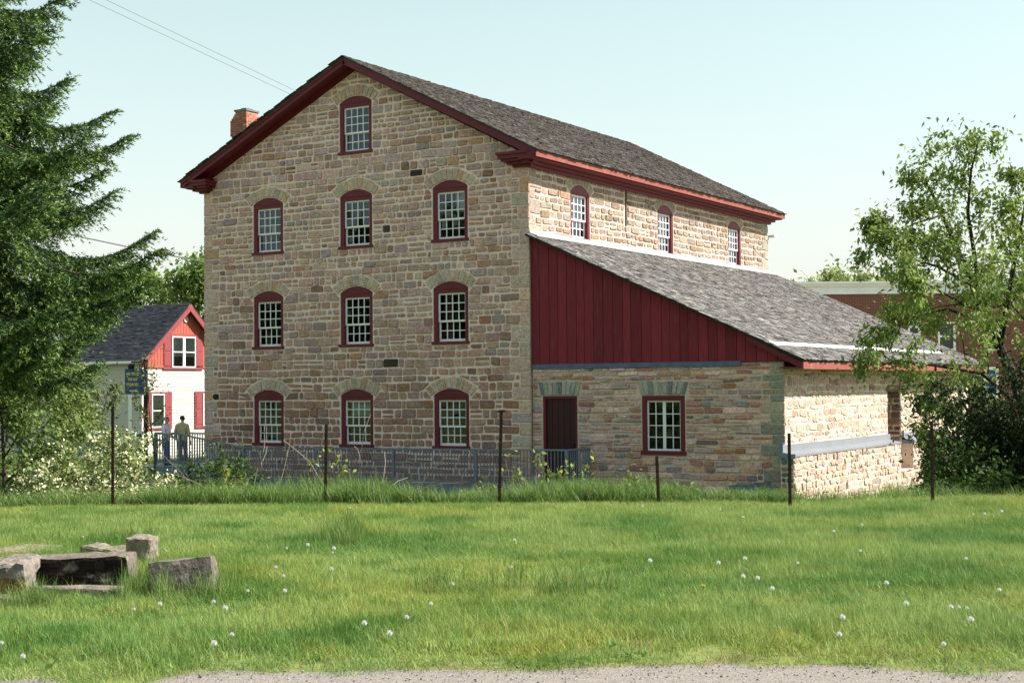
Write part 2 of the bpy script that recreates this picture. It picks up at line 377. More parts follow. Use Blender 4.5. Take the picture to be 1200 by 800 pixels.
def stone_into(mb, pg, MAP, d, col, R, detail=True):
    n = len(pg); cx = sum(g[0] for g in pg)/n; cy = sum(g[1] for g in pg)/n
    w = max(g[0] for g in pg)-min(g[0] for g in pg); h = max(g[1] for g in pg)-min(g[1] for g in pg)
    kx = max(.3, 1-R.uniform(.03, .06)/max(w, .05)); ky = max(.3, 1-R.uniform(.03, .055)/max(h, .05))
    sg = 1 if sum(pg[i][0]*pg[(i+1) % n][1]-pg[(i+1) % n][0]*pg[i][1] for i in range(n)) > 0 else -1
    if sg < 0: pg = pg[::-1]
    tx, ty = R.uniform(-.012, .012)/max(w, .1), R.uniform(-.014, .014)/max(h, .1)
    r1 = [MAP(g[0], g[1], -.02) for g in pg]; r2 = [MAP(g[0], g[1], d*.45) for g in pg]
    r3 = [MAP(cx+(g[0]-cx)*kx, cy+(g[1]-cy)*ky, d+(g[0]-cx)*tx+(g[1]-cy)*ty+R.uniform(-.004, .004)) for g in pg]
    if detail:
        F_ = [(i, (i+1) % n, (i+1) % n+n, i+n) for i in range(n)]+[(i+n, (i+1) % n+n, (i+1) % n+2*n, i+2*n) for i in range(n)]+[tuple(range(2*n, 3*n))]
        mb.add(r1+r2+r3, F_, col)
    else:
        F_ = [(i, (i+1) % n, (i+1) % n+n, i+n) for i in range(n)]+[tuple(range(n, 2*n))]
        mb.add(r1+r3, F_, col)
def mapper(O, S, T, N):
    O, S, T, N = (np.asarray(q, float) for q in (O, S, T, N))
    # faces are wound counter-clockwise seen from +N when SxT = N
    flip = np.dot(np.cross(S, T), N) < 0
    f = lambda s, t, n: tuple(O+s*S+t*T+n*N)
    f.flip = flip; f.N = N
    return f
def pick(R, pal):
    x = R.random()*sum(p[0] for p in pal)
    for w, c, v in pal:
        x -= w
        if x <= 0: break
    k = 1+R.uniform(-v, v); return tuple(max(.004, q*k*(1+R.uniform(-.06, .06))) for q in c)
def emit(parent, name, bulk, items, cap, R, material):
    """items: (outline, MAP, proud, colour); the largest in view become parts, the rest one stuff mesh"""
    sc = []
    for it in items:
        pg, MAP, d, c = it; m = np.array(MAP(sum(g[0] for g in pg)/len(pg), sum(g[1] for g in pg)/len(pg), 0)); v = CAM-m; D = np.linalg.norm(v)
        sc.append(area(pg)*max(0, float(np.dot(MAP.N, v)))/D**3)
    order = sorted(range(len(items)), key=lambda i: -sc[i]); rest = MB()
    for k, i in enumerate(order):
        pg, MAP, d, c = items[i]
        if MAP.flip:
            M0 = MAP; 
            pg2 = [(-g[0], g[1]) for g in pg]; MM = (lambda M0: (lambda s, t, n: M0(-s, t, n)))(M0)
        else: pg2, MM = pg, MAP
        if k < cap:
            mb = MB(); stone_into(mb, pg2, MM, d, c, R, True); mb.build(name, material, parent)
        else: stone_into(rest, pg2, MM, d, c, R, False)
    if rest.v: tag(rest.build(bulk, material, parent), kind='stuff')
    return len(items)
def wall_sheet(mb, outer, holes, MAP, reveal, col=(1, 1, 1)):
    loops = [[Vector((p[0], p[1], 0)) for p in outer]]+[[Vector((p[0], p[1], 0)) for p in h] for h in holes]
    tri = tessellate_polygon(loops); flat = [p for l in loops for p in l]
    pts = [MAP(p.x, p.y, 0) for p in flat]; fs = []
    for t in tri:
        a, b, c = (np.array(pts[i]) for i in t)
        fs.append(tuple(t) if np.dot(np.cross(b-a, c-a), MAP.N) > 0 else tuple(t)[::-1])
    mb.add(pts, fs, col)
    for h in holes:
        n = len(h); p = [MAP(q[0], q[1], 0) for q in h]+[MAP(q[0], q[1], -reveal) for q in h]
        mb.add(p, [(i, (i+1) % n, (i+1) % n+n, i+n) for i in range(n)], col)
def arch_pts(sc, t_spring, w, rise, n=12):
    Rr = (w*w/4+rise*rise)/(2*rise); tc = t_spring+rise-Rr; a = math.asin(min(1, w/2/Rr))
    if rise > w/2: a = math.pi-a
    return [(sc+Rr*math.sin(-a+2*a*i/n), tc+Rr*math.cos(-a+2*a*i/n)) for i in range(n+1)], Rr, tc, a

# ------------------------------------------------------------------ windows
def bar(mb, MAP, s0, s1, t0, t1, n0, n1):
    p = [MAP(s0, t0, n0), MAP(s1, t0, n0), MAP(s1, t1, n0), MAP(s0, t1, n0)]
    ext = np.array(MAP(s0, t0, n1))-np.array(MAP(s0, t0, n0)); mb.prism(p, ext)
def sash(MAP, s0, s1, t0, t1, n, cols, rows, parent, stile=.05, top=.05, bot=.05, mun=.026, name='sash'):
    mb = MB()
    bar(mb, MAP, s0, s0+stile, t0, t1, n-.04, n); bar(mb, MAP, s1-stile, s1, t0, t1, n-.04, n)
    bar(mb, MAP, s0+stile, s1-stile, t0, t0+bot, n-.04, n-.001); bar(mb, MAP, s0+stile, s1-stile, t1-top, t1, n-.04, n-.001)
    a0, a1, b0, b1 = s0+stile, s1-stile, t0+bot, t1-top
    for i in range(1, cols):
        x = a0+(a1-a0)*i/cols; bar(mb, MAP, x-mun/2, x+mun/2, b0, b1, n-.035, n-.006)
    for j in range(1, rows):
        y = b0+(b1-b0)*j/rows; bar(mb, MAP, a0, a1, y-mun/2, y+mun/2, n-.033, n-.008)
    mb.build(name, MT['white'], parent)
    g = MB()
    for i in range(cols):
        for j in range(rows):
            x0, x1 = a0+(a1-a0)*i/cols, a0+(a1-a0)*(i+1)/cols; y0, y1 = b0+(b1-b0)*j/rows, b0+(b1-b0)*(j+1)/rows
            q = [rng.gauss(0, .0008) for _ in range(3)]
            g.add([MAP(x0, y0, n-.024+q[0]), MAP(x1, y0, n-.024+q[1]), MAP(x1, y1, n-.024+q[2]), MAP(x0, y1, n-.024+q[0]+q[2]-q[1])], [(0, 1, 2, 3) if not MAP.flip else (3, 2, 1, 0)])
    g.build('glass', MT['glass'], parent)
def mill_window(parent, MAP, sc, t0, ts, w, rise, blind=False, cjw=.13, deep=.06, head=.14):
    """maroon casing with an arched head panel, two white sashes of small panes"""
    hw = w/2; pts, Rr, tc, a = arch_pts(sc, ts, w-.012, rise)
    top = ts-head; c = MB()
    bar(c, MAP, sc-hw+.006, sc-hw+cjw, t0+.085, top, -.20, -deep+.03); bar(c, MAP, sc+hw-cjw, sc+hw-.006, t0+.085, top, -.20, -deep+.03)
    poly = [MAP(p[0], p[1], -.20) for p in pts]+[MAP(sc+hw-.006, top, -.20), MAP(sc-hw+.006, top, -.20)]
    c.prism(poly, np.array(MAP.N)*(.20-deep+.026))
    bar(c, MAP, sc-hw+.008, sc+hw-.008, ts-.03, ts+.0, -deep+.02, -deep+.045)      # moulding across the spring line
    win = c.build('window', MT['maroon'], parent)
    s = MB(); bar(s, MAP, sc-hw-.04, sc+hw+.035, t0-.005, t0+.085, -.20, .05); s.build('sill', MT['maroon'], win)
    H = ts-t0; mid = t0+.085+(top-t0-.085)*.42
    sash(MAP, sc-hw+cjw, sc+hw-cjw, mid-.02, top, -deep-.03, 4, 3, win, name='upper_sash')
    sash(MAP, sc-hw+cjw, sc+hw-cjw, t0+.085, mid+.02, -deep-.075, 4, 2, win, bot=.075, name='lower_sash')
    if blind:
        b = MB(); bar(b, MAP, sc-hw+.06, sc+hw-.06, t0+.42, top+.02, -.215, -.205)
        b.build('blind', MT['blind'], win)
    return win

# ------------------------------------------------------------------ the stone mill
UL, UM, UR, WW = -9.66, -6.144, -2.678, 1.24
SILL = [-.095, 2.95, 5.95, 8.847]; SPR = [1.467, 4.597, 7.564, 10.438]; RISE = .195
WALLL, APU, DEPTH, BASE = -12.383, -6.147, 18.0, -2.0
mill = empty('stone_mill', (-6.2, 9, BASE), 'tall coursed-stone gabled mill with maroon arched windows and shingle roof', 'mill')
GM = mapper((0, 0, 0), (1, 0, 0), (0, 0, 1), (0, -1, 0))           # gable: s=x, t=z
SM = mapper((0, 0, 0), (0, 1, 0), (0, 0, 1), (1, 0, 0))            # long side: s=y
gwin = [(u, SILL[r], SPR[r], RISE) for r in range(3) for u in (UL, UM, UR)]+[(UM, SILL[3], SPR[3], RISE)]
swin = [(v, 6.05, 7.49, .25) for v in (3.02, 8.90, 14.75)]
SW = 1.2
def opening(sc, t0, ts, w, rise):
    pts, *_ = arch_pts(sc, ts, w, rise); return [(sc-w/2, t0)]+pts+[(sc+w/2, t0)]
slR, slL = .508, .481
ZL = 11.40-slL*(APU-WALLL); ZR = 8.16
mb = MB()
wall_sheet(mb, [(WALLL, BASE), (0, BASE), (0, ZR+.08), (APU, 11.40), (WALLL, ZL)], [opening(u, a, b, WW, c) for (u, a, b, c) in gwin], GM, .30)
mb.build('gable_wall', MT['mortar'], mill)
mb = MB(); wall_sheet(mb, [(0, BASE), (DEPTH, BASE), (DEPTH, ZR+.08), (0, ZR+.08)], [opening(v, a, b, SW, c) for (v, a, b, c) in swin], SM, .30)
mb.build('side_wall', MT['mortar2'], mill)
mb = MB()
mb.add([(WALLL, 0, BASE), (WALLL, DEPTH, BASE), (WALLL, DEPTH, ZL), (WALLL, 0, ZL)], [(0, 3, 2, 1)])
mb.add([(WALLL, DEPTH, BASE), (0, DEPTH, BASE), (0, DEPTH, ZR+.08), (APU, DEPTH, 11.4), (WALLL, DEPTH, ZL)], [(4, 3, 2, 1, 0)])
mb.build('rear_wall', MT['mortar'], mill)
for z in (-.6, 2.5, 5.45, 8.2):
    mb = MB(); k = 12.0 if z < 8 else 12.0
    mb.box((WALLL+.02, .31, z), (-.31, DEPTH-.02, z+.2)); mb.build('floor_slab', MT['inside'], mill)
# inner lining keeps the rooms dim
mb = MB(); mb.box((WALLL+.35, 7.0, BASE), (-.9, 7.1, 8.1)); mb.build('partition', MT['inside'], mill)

PAL = [(36, (0.480, 0.313, 0.276), .15), (24, (0.496, 0.315, 0.261), .15), (18, (0.442, 0.313, 0.302), .15), (12, (0.446, 0.261, 0.189), .16), (7, (0.366, 0.270, 0.274), .15),
       (9, (0.567, 0.388, 0.346), .10), (5, (0.312, 0.187, 0.156), .18), (1.0, (0.392, 0.178, 0.137), .15), (.7, (0.054, 0.040, 0.042), .3)]
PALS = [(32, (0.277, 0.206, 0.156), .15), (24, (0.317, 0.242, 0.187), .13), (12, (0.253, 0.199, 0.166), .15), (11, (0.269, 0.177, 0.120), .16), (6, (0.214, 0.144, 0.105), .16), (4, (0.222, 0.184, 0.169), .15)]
QPAL = [(10, (0.556, 0.396, 0.335), .1), (6, (0.507, 0.386, 0.340), .1), (5, (0.581, 0.401, 0.319), .1), (2, (0.531, 0.319, 0.211), .1)]
R = random.Random(3)
items, blocks, arches, quoins, vous = [], [], [], [], []
for (u, a, b, c) in gwin:
    pts, Rr, tc, an = arch_pts(u, b, WW, c); ro = Rr+.36
    blocks.append((u-WW/2-.012, u+WW/2+.012, a-.01, b+.02)); blocks.append((u-WW/2-.05, u+WW/2+.05, a-.012, a+.09)); arches.append((u, tc, ro, an))
    n = R.choice((9, 10, 11)); an2 = an+.09; cuts = [-an2+2*an2*(i+R.uniform(-.16, .16)*(0 < i < n))/n for i in range(n+1)]
    for i in range(n):
        g = .011; q0, q1 = cuts[i]+g/Rr, cuts[i+1]-g/Rr; r0 = Rr+.015; r1 = ro-R.uniform(0, .06)
        if abs((q0+q1)/2) > an-.02: r0 += .02
        pg = [(u+r0*math.sin(q0), tc+r0*math.cos(q0)), (u+r0*math.sin(q1), tc+r0*math.cos(q1)), (u+r1*math.sin(q1), tc+r1*math.cos(q1)), (u+r1*math.sin(q0), tc+r1*math.cos(q0))]
        bigger = [(pg[0][0]*.85+pg[3][0]*.15, pg[0][1]*.85+pg[3][1]*.15), pg[0]]
        pal = [(6, (.52, .385, .305), .14), (4, (.47, .375, .315), .12), (3, (.50, .33, .215), .14)]
        vous.append((pg, GM, R.uniform(.015, .04), pick(R, pal)))
def quoin_col(t0, t1, edge, sgn, MAP, pal, lst, hr=(.27, .46), long=.62, short=.34, phase=0):
    t = t0; k = phase
    while t < t1-.12:
        h = R.uniform(*hr); 
        if t1-(t+h) < .2: h = t1-t
        w = (long if k % 2 else short)*R.uniform(.88, 1.12); j = .014
        a, b = (edge-w, edge) if sgn < 0 else (edge, edge+w)
        blocks.append((a, b, t, t+h))
        x0, x1 = a+(j if sgn < 0 else -.0), b-(j if sgn > 0 else -.0)
        c = .012; pg = [(x0+c, t+j), (x1-c, t+j), (x1, t+j+c), (x1, t+h-j-c), (x1-c, t+h-j), (x0+c, t+h-j), (x0, t+h-j-c), (x0, t+j+c)]
        lst.append((pg, MAP, .025, pick(R, pal))); t += h; k += 1
quoin_col(BASE, ZR-.02, .022, -1, GM, QPAL, quoins)
quoin_col(BASE, ZL-.25, WALLL-.02, 1, GM, QPAL, quoins, phase=1)
# rows lower down are browner and darker with damp, the top of the gable greyer
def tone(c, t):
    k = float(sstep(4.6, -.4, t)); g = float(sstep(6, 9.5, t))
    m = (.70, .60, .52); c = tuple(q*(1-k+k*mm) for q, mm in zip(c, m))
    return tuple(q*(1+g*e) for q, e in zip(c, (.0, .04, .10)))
gable_planes = [(slR, 1, 11.40+slR*APU), (-slL, 1, 11.40-slL*APU)]
for pg in layout(WALLL, 0.0, BASE, 11.5, (.15, .285), (.20, .54), blocks, gable_planes, arches, 5, joint=.0165, jit=.011):
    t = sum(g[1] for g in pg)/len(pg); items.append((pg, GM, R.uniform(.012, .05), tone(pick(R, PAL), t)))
NG = len(items)
blocks, arches = [], []; sq = []
for (v, a, b, c) in swin:
    pts, Rr, tc, an = arch_pts(v, b, SW, c)
    blocks += [(v-SW/2-.012, v+SW/2+.012, a-.3, b+.02), (v-SW/2-.05, v+SW/2+.05, a-.012, a+.09)]; arches.append((v, tc, Rr+.30, an))
    n = 9; cuts = [-an-.05+2*(an+.05)*i/n for i in range(n+1)]
    for i in range(n):
        q0, q1 = cuts[i]+.012, cuts[i+1]-.012; r0, r1 = Rr+.015, Rr+.29
        pg = [(v+r0*math.sin(q0), tc+r0*math.cos(q0)), (v+r0*math.sin(q1), tc+r0*math.cos(q1)), (v+r1*math.sin(q1), tc+r1*math.cos(q1)), (v+r1*math.sin(q0), tc+r1*math.cos(q0))]
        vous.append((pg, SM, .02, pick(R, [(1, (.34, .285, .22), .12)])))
blocks.append((5.90, 6.12, 6.75, 7.98))
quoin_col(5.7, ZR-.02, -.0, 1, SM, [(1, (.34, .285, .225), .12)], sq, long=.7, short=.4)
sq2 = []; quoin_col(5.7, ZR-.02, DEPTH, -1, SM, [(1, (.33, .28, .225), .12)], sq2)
for pg in layout(0, DEPTH, 5.75, ZR, (.14, .27), (.22, .60), blocks, [], arches, 9, joint=.014):
    items.append((pg, SM, R.uniform(.01, .035), pick(R, PALS)))
emit(mill, 'stone', 'stonework', items, 300, R, MT['stone'])
emit(mill, 'arch_stone', 'arch_stonework', vous, 300, R, MT['stone'])
emit(mill, 'quoin', 'quoin_stonework', quoins+sq+sq2, 300, R, MT['stone'])
for i_, (u, a, b, c) in enumerate(gwin):
    w_ = mill_window(mill, GM, u, a, b, WW, c)
    if i_ in (1, 2, 5, 6, 8):
        f0, f1, zz, mt_ = {1: (-.45, .45, .95, 'curtain'), 2: (-.45, -.05, .1, 'maroon'), 5: (-.45, -.12, .1, 'maroon'), 6: (-.10, .02, .72, 'white'), 8: (.0, .45, .9, 'curtain')}[i_]
        q_ = MB(); bar(q_, GM, u+f0, u+f1, a+zz, (b-.1) if mt_ != 'white' else a+.95, -.32, -.31); q_.build('curtain', MT[mt_], w_)  # maroon panels stand in for reddish reflections in the glass, white for a bright object
for (v, a, b, c) in swin: mill_window(mill, SM, v, a, b, SW, c, blind=True, cjw=.10, deep=.05, head=.06)
mb = MB(); mb.box((.005, 5.97, 6.78), (.04, 6.06, 7.97)); mb.build('iron_strap', pmat('rusty_brown', (.12, .08, .05), .9, False, .3, 8.), mill)
mb = MB(); mb.box((-.12, 18.05, 7.42), (.26, 18.35, 7.49)); mb.box((-.10, 18.0, 7.30), (-.02, 18.2, 7.425)); mb.build('rear_beam', MT['metal'], mill)

# roof
def shingles(O, A, L_, B, M_, exp, wr, pal, R, thick=.021, skip=None):
    """A along the eave, B up the slope (unit vectors); every shingle is a thin wedge"""
    mb = MB(); O, A, B = (np.asarray(q, float) for q in (O, A, B)); N = np.cross(A, B); N /= np.linalg.norm(N)
    if N[2] < 0: N = -N
    b = -.02
    while b < M_:
        a = -R.uniform(0, .1)-.01; rowd = R.uniform(-.006, .006)
        while a < L_:
            w = R.uniform(*wr); a1 = min(a+w-.006, L_+.01)
            e = exp*1.75; th = thick*R.uniform(.6, 1.7); bb = b+R.uniform(-.022, .022)+rowd; be = min(bb+e, M_+.01)
            lift = .012 if R.random() < .04 else 0
            p = [O+a*A+bb*B+N*.002, O+a1*A+bb*B+N*.002, O+a*A+bb*B+N*(th+.008+lift), O+a1*A+bb*B+N*(th+.008+lift+R.uniform(-.004, .004)), O+a*A+be*B+N*.006, O+a1*A+be*B+N*.006]
            c = pick(R, pal); s = [(0, 1, 3, 2), (2, 3, 5, 4), (0, 2, 4), (1, 5, 3)]
            if np.dot(np.cross(p[3]-p[2], p[4]-p[2]), N) < 0: s = [f[::-1] for f in s]
            mb.add(p, s, c); a += w
        b += exp
    return mb
RAKE, BACK = -.567, 18.3
EU, EUL, RZ = .613, -12.92, 11.748
EZ = RZ-slR*(EU-APU); EZL = RZ-slL*(APU-EUL)
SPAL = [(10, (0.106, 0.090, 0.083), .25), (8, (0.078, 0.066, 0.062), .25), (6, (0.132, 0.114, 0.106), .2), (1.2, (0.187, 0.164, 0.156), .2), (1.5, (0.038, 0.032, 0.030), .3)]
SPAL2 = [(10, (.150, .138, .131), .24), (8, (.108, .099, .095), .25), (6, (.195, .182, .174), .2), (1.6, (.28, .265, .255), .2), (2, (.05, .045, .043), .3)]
B1 = np.array([APU-EU, 0, RZ-EZ]); M1 = np.linalg.norm(B1); B1 /= M1; N1 = np.array([-B1[2], 0, B1[0]])*-1
B2 = np.array([APU-EUL, 0, RZ-EZL]); M2 = np.linalg.norm(B2); B2 /= M2; N2 = np.array([-B2[2], 0, B2[0]])
roof = MB()
roof.obox(np.array([EU+.02, RAKE-.03, EZ-.012])-N1*.05, B1*(M1+.02), (0, BACK-RAKE+.05, 0), N1*.048, (.07, .062, .058))
roof.obox(np.array([EUL-.02, RAKE-.03, EZL-.012])-N2*.05, B2*(M2+.03), (0, BACK-RAKE+.05, 0), N2*.048, (.07, .062, .058))
roof = roof.build('roof', MT['shingle'], mill)
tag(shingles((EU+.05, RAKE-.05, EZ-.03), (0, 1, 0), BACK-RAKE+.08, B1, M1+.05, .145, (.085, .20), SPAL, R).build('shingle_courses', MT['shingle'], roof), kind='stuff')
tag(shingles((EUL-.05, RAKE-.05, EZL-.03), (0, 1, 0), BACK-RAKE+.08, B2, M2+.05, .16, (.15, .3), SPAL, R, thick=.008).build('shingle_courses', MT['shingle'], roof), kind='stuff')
# rakes: fascia, crown step, soffit and frieze down both slopes
def slopebox(mb, eu, ez, B, Mm, Nn, y0, y1, d0, d1, ext0=0., ext1=0.):
    O = np.array([eu, y0, ez])-B*ext0; mb.obox(O-Nn*d1, B*(Mm+ext0+ext1), (0, y1-y0, 0), Nn*(d1-d0))
for (eu, ez, B, Mm, Nn, e1, mt) in ((EU, EZ, B1, M1, N1, 0.0, 1), (EUL, EZL, B2, M2, N2, 0.0, 2)):
    m_ = MB(); slopebox(m_, eu, ez, B, Mm, Nn, RAKE, RAKE+.05, .052, .23, .0, -.055); slopebox(m_, eu, ez, B, Mm, Nn, RAKE-.025, RAKE-.002, .050, .115, .01, -.03); m_.build('rake_board', MT['maroon'], mill)
    m_ = MB(); slopebox(m_, eu, ez, B, Mm, Nn, RAKE+.052, -.062, .16, .19, -.02, -.085); m_.build('rake_soffit', MT['maroon'], mill)
    m_ = MB(); slopebox(m_, eu, ez, B, Mm, Nn, -.06, -.004, .10, .30, -.50, -.11); slopebox(m_, eu, ez, B, Mm, Nn, -.10, -.061, .192, .245, -.45, -.10); m_.build('rake_frieze', MT['maroon'], mill)
# side cornices
m_ = MB(); m_.box((EU-.05, RAKE, EZ-.215), (EU, BACK, EZ-.035)); m_.build('fascia', MT['fascia'], mill)
m_ = MB(); m_.box((.0, RAKE+.03, EZ-.245), (EU-.10, BACK-.02, EZ-.19)); m_.box((.003, RAKE+.2, EZ-.33), (.26, BACK-.1, EZ-.247)); m_.box((.004, -.05, EZ-.42), (.12, BACK-.2, EZ-.332)); m_.build('eave_moulding', MT['maroon'], mill)
m_ = MB(); m_.box((EUL, RAKE, EZL-.215), (EUL+.05, BACK, EZL-.035)); m_.box((EUL+.05, RAKE, EZL-.23), (WALLL, BACK-.02, EZL-.19)); m_.build('fascia', MT['maroon'], mill)
# cornice returns
for (x0, x1, z, sg) in ((-.74, EU-.002, EZ, 1), (EUL+.002, WALLL+.56, EZL, -1)):
    m_ = MB(); y = RAKE
    for (ins, za, zb) in ((0, -.085, -.020), (.05, -.19, -.085), (.13, -.26, -.19), (.27, -.33, -.26), (.42, -.40, -.33)):
        a, b = (x0+ins*.75, x1-ins-.003) if sg > 0 else (x0+ins+.003, x1-ins*.75)
        m_.box((a, y+ins, z+za), (b, -.004, z+zb-.001))
    # sloped lead top
    m_.prism([(x0, y, z-.020), (x1-.06 if sg > 0 else x1, y, z-.020), (x1-.06 if sg > 0 else x1, -.004, z+.05), (x0, -.004, z+.05)], (0, 0, .012))
    m_.build('cornice_return', MT['maroon'], mill)
# chimney of separate bricks
def chimney(x0, y0, w, dp, zb, zt, parent):
    mb = MB(); mb.box((x0+.015, y0+.015, zb), (x0+w-.015, y0+dp-.015, zt-.03), (.42, .36, .32)); z = zb; k = 0; n = int((zt-zb)/.076)
    for i in range(n):
        top = n-i; o = 0.0
        if top <= 13: o = .035*min(3, (14-top))
        if top <= 4: o = .105-.03*(5-top)
        X0, Y0, X1, Y1 = x0-o, y0-o, x0+w+o, y0+dp+o
        if o > 0: mb.box((X0+.01, Y0+.01, z+.002), (X1-.01, Y1-.01, z+.07), (.30, .16, .12))
        for (ax, p0, p1, c0, face) in ((0, X0, X1, Y0, -1), (1, Y0, Y1, X1, 1), (0, X0, X1, Y1, 1), (1, Y0, Y1, X0, -1)):
            a = p0-(.11 if k % 2 else 0)
            while a < p1-.01:
                b = min(a+.215, p1); aa = max(a, p0)
                if b-aa > .03:
                    c = pick(rng, [(5, (.36, .15, .105), .2), (3, (.29, .12, .09), .2), (2, (.44, .23, .165), .2)])
                    pr = rng.uniform(0, .006)
                    if ax == 0: lo, hi = (aa+.004, c0-pr if face < 0 else c0-.05, z), (b-.008, c0+.05 if face < 0 else c0+pr, z+.064)
                    else: lo, hi = (c0-.05 if face > 0 else c0-pr, aa+.004, z), (c0+pr if face > 0 else c0+.05, b-.008, z+.064)
                    mb.box(lo, hi, c)
                a += .223
        z += .076; k += 1
    mb.box((x0-.02, y0-.02, z), (x0+w+.02, y0+dp+.02, z+.06), (.17, .17, .165))
    mb.box((x0+.14, y0+.14, z+.06), (x0+w-.14, y0+dp-.14, z+.12), (.06, .06, .06))
    return mb.build('chimney', MT['brick'], parent)
chimney(-12.02, 1.05, .50, .62, 8.8, 11.0, mill)

# ------------------------------------------------------------------ the lean-to annex
LU, LV, LEO, LB = 7.5, .10, 8.149, 18.24
def lz(u): return 6.02-.4515*u
annex = empty('lean_to_annex', (4, 9, BASE), 'low stone lean-to with maroon board gable and long sloping shingle roof', 'building')
FM = mapper((0, LV, 0), (1, 0, 0), (0, 0, 1), (0, -1, 0))
KM = mapper((LU, 0, 0), (0, 1, 0), (0, 0, 1), (1, 0, 0))
PM = mapper((LU+.35, 0, 0), (0, 1, 0), (0, 0, 1), (1, 0, 0))
DOOR = (.355, 1.467, -1.06, 1.43); CAS = (3.468, 4.733, -.16, 1.427); SLOT = (8.72, 10.1); STRZ = 2.305
rect = lambda q: [(q[0], q[2]), (q[0], q[3]), (q[1], q[3]), (q[1], q[2])]
mb = MB(); wall_sheet(mb, [(.03, BASE), (LU, BASE), (LU, STRZ-.02), (.03, STRZ-.02)], [rect(DOOR), rect(CAS)], FM, .28); mb.build('front_wall', MT['mortar2'], annex)
mb = MB(); wall_sheet(mb, [(LV, BASE), (LB, BASE), (LB, 2.62), (LV, 2.62)], [rect((SLOT[0], SLOT[1], -.9, 1.62))], KM, .8); mb.build('side_wall', MT['mortar2'], annex)
mb = MB()
wall_sheet(mb, [(-.18, BASE), (LB, BASE), (LB, -.12), (SLOT[1]+.06, -.12), (SLOT[1]+.06, -.95), (SLOT[0]+.12, -.95), (SLOT[0]+.12, -.12), (-.18, -.12)], [], PM, 0)
for s_ in (SLOT[1]+.06, SLOT[0]+.12): mb.add([PM(s_, -.95, 0), PM(s_, -.12, 0), PM(s_, -.12, -.35), PM(s_, -.95, -.35)], [(0, 1, 2, 3)])
mb.add([PM(SLOT[0]+.12, -.95, 0), PM(SLOT[1]+.06, -.95, 0), PM(SLOT[1]+.06, -.95, -.35), PM(SLOT[0]+.12, -.95, -.35)], [(0, 1, 2, 3)])
mb.add([(LU, -.18, BASE), (LU+.35, -.18, BASE), (LU+.35, -.18, -.12), (LU, -.18, -.12)], [(0, 1, 2, 3)])
mb.build('plinth_wall', MT['mortar2'], annex)
mb = MB(); mb.add([(0, LB, BASE), (LU, LB, BASE), (LU, LB, lz(LU)-.1), (0, LB, lz(0)-.1)], [(3, 2, 1, 0)]); mb.build('rear_wall', MT['mortar2'], annex)
mb = MB(); mb.box((.1, 1.6, -1.4), (LU-.9, LB-.1, -1.2)); mb.build('floor_slab', MT['inside'], annex)
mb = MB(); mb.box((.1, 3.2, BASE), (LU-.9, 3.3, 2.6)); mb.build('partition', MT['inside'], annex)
FPAL = [(22, (0.574, 0.372, 0.327), .2), (12, (0.487, 0.348, 0.338), .2), (16, (0.674, 0.449, 0.396), .16), (9, (0.524, 0.298, 0.210), .2), (8, (0.424, 0.197, 0.163), .2), (6, (0.275, 0.191, 0.193), .25), (2.5, (0.449, 0.191, 0.116), .2), (6, (0.362, 0.287, 0.315), .2)]
KPAL = [(26, (0.428, 0.326, 0.257), .10), (14, (0.456, 0.356, 0.287), .09), (8, (0.391, 0.284, 0.210), .12), (3, (0.307, 0.207, 0.150), .18), (3, (0.335, 0.267, 0.226), .14)]
R = random.Random(21); items = []; fq = []; lint = []; blocks = []
blocks += [(DOOR[0]-.02, DOOR[1]+.02, DOOR[2]-.3, DOOR[3]+.01), (CAS[0]-.02, CAS[1]+.02, CAS[2]-.02, CAS[3]+.01)]
for (a, b, z, n, H) in ((DOOR[0]-.05, DOOR[1]+.05, DOOR[3]+.012, 9, .40), (CAS[0]-.03, CAS[1]+.02, CAS[3]+.012, 10, .38)):
    blocks.append((a-.10, b+.10, z, z+H+.02))
    for i in range(n):
        f0, f1 = i/n, (i+1)/n; lean = lambda f: (f-.5)*.2
        x0, x1 = a+(b-a)*f0, a+(b-a)*f1
        pg = [(x0+.012, z+.012), (x1-.012, z+.012), (x1-.012+lean(f1), z+H*R.uniform(.9, 1)), (x0+.012+lean(f0), z+H*R.uniform(.9, 1))]
        lint.append((pg, FM, R.uniform(.015, .045), pick(R, [(4, (.36, .35, .325), .15), (3, (.21, .215, .225), .2), (3, (.42, .375, .31), .12)])))
keep = blocks; quoin_col(BASE, STRZ-.03, LU+.022, -1, FM, [(3, (.34, .295, .235), .2), (3, (.27, .245, .21), .2), (2, (.40, .335, .255), .2)], fq, hr=(.14, .34), long=.62, short=.36)
for pg in layout(.03, LU, BASE, STRZ-.03, (.075, .185), (.20, .66), blocks, [], [], 23, joint=.014, cham=(.01, .05), split=.12, jit=.013):
    s = sum(g[0] for g in pg)/len(pg); t = sum(g[1] for g in pg)/len(pg); c = pick(R, FPAL)
    # the wet blue-green corner near the ground
    k = float(sstep(.25, -.25, t+.15+.62*(LU-s)))*.82 if s > 5.0 else 0
    c = tuple(q*(1-k)+k*w for q, w in zip(c, (.060, .105, .135)))
    if t > 2.0: c = tuple(q*1.15 for q in c)
    items.append((pg, FM, R.uniform(.012, .06), c))
blocks = [(SLOT[0], SLOT[1], -1.0, 1.62), (LV, LB, -.16, .18)]
for pg in layout(LV, 16.5, -.1, 2.3, (.09, .23), (.16, .50), blocks, [], [], 27, joint=.006, cham=(.025, .09), split=.4, jit=.030):
    items.append((pg, KM, R.uniform(.002, .022), pick(R, KPAL)))
blocks = [(SLOT[0]+.12, SLOT[1]+.06, -.95, 0)]
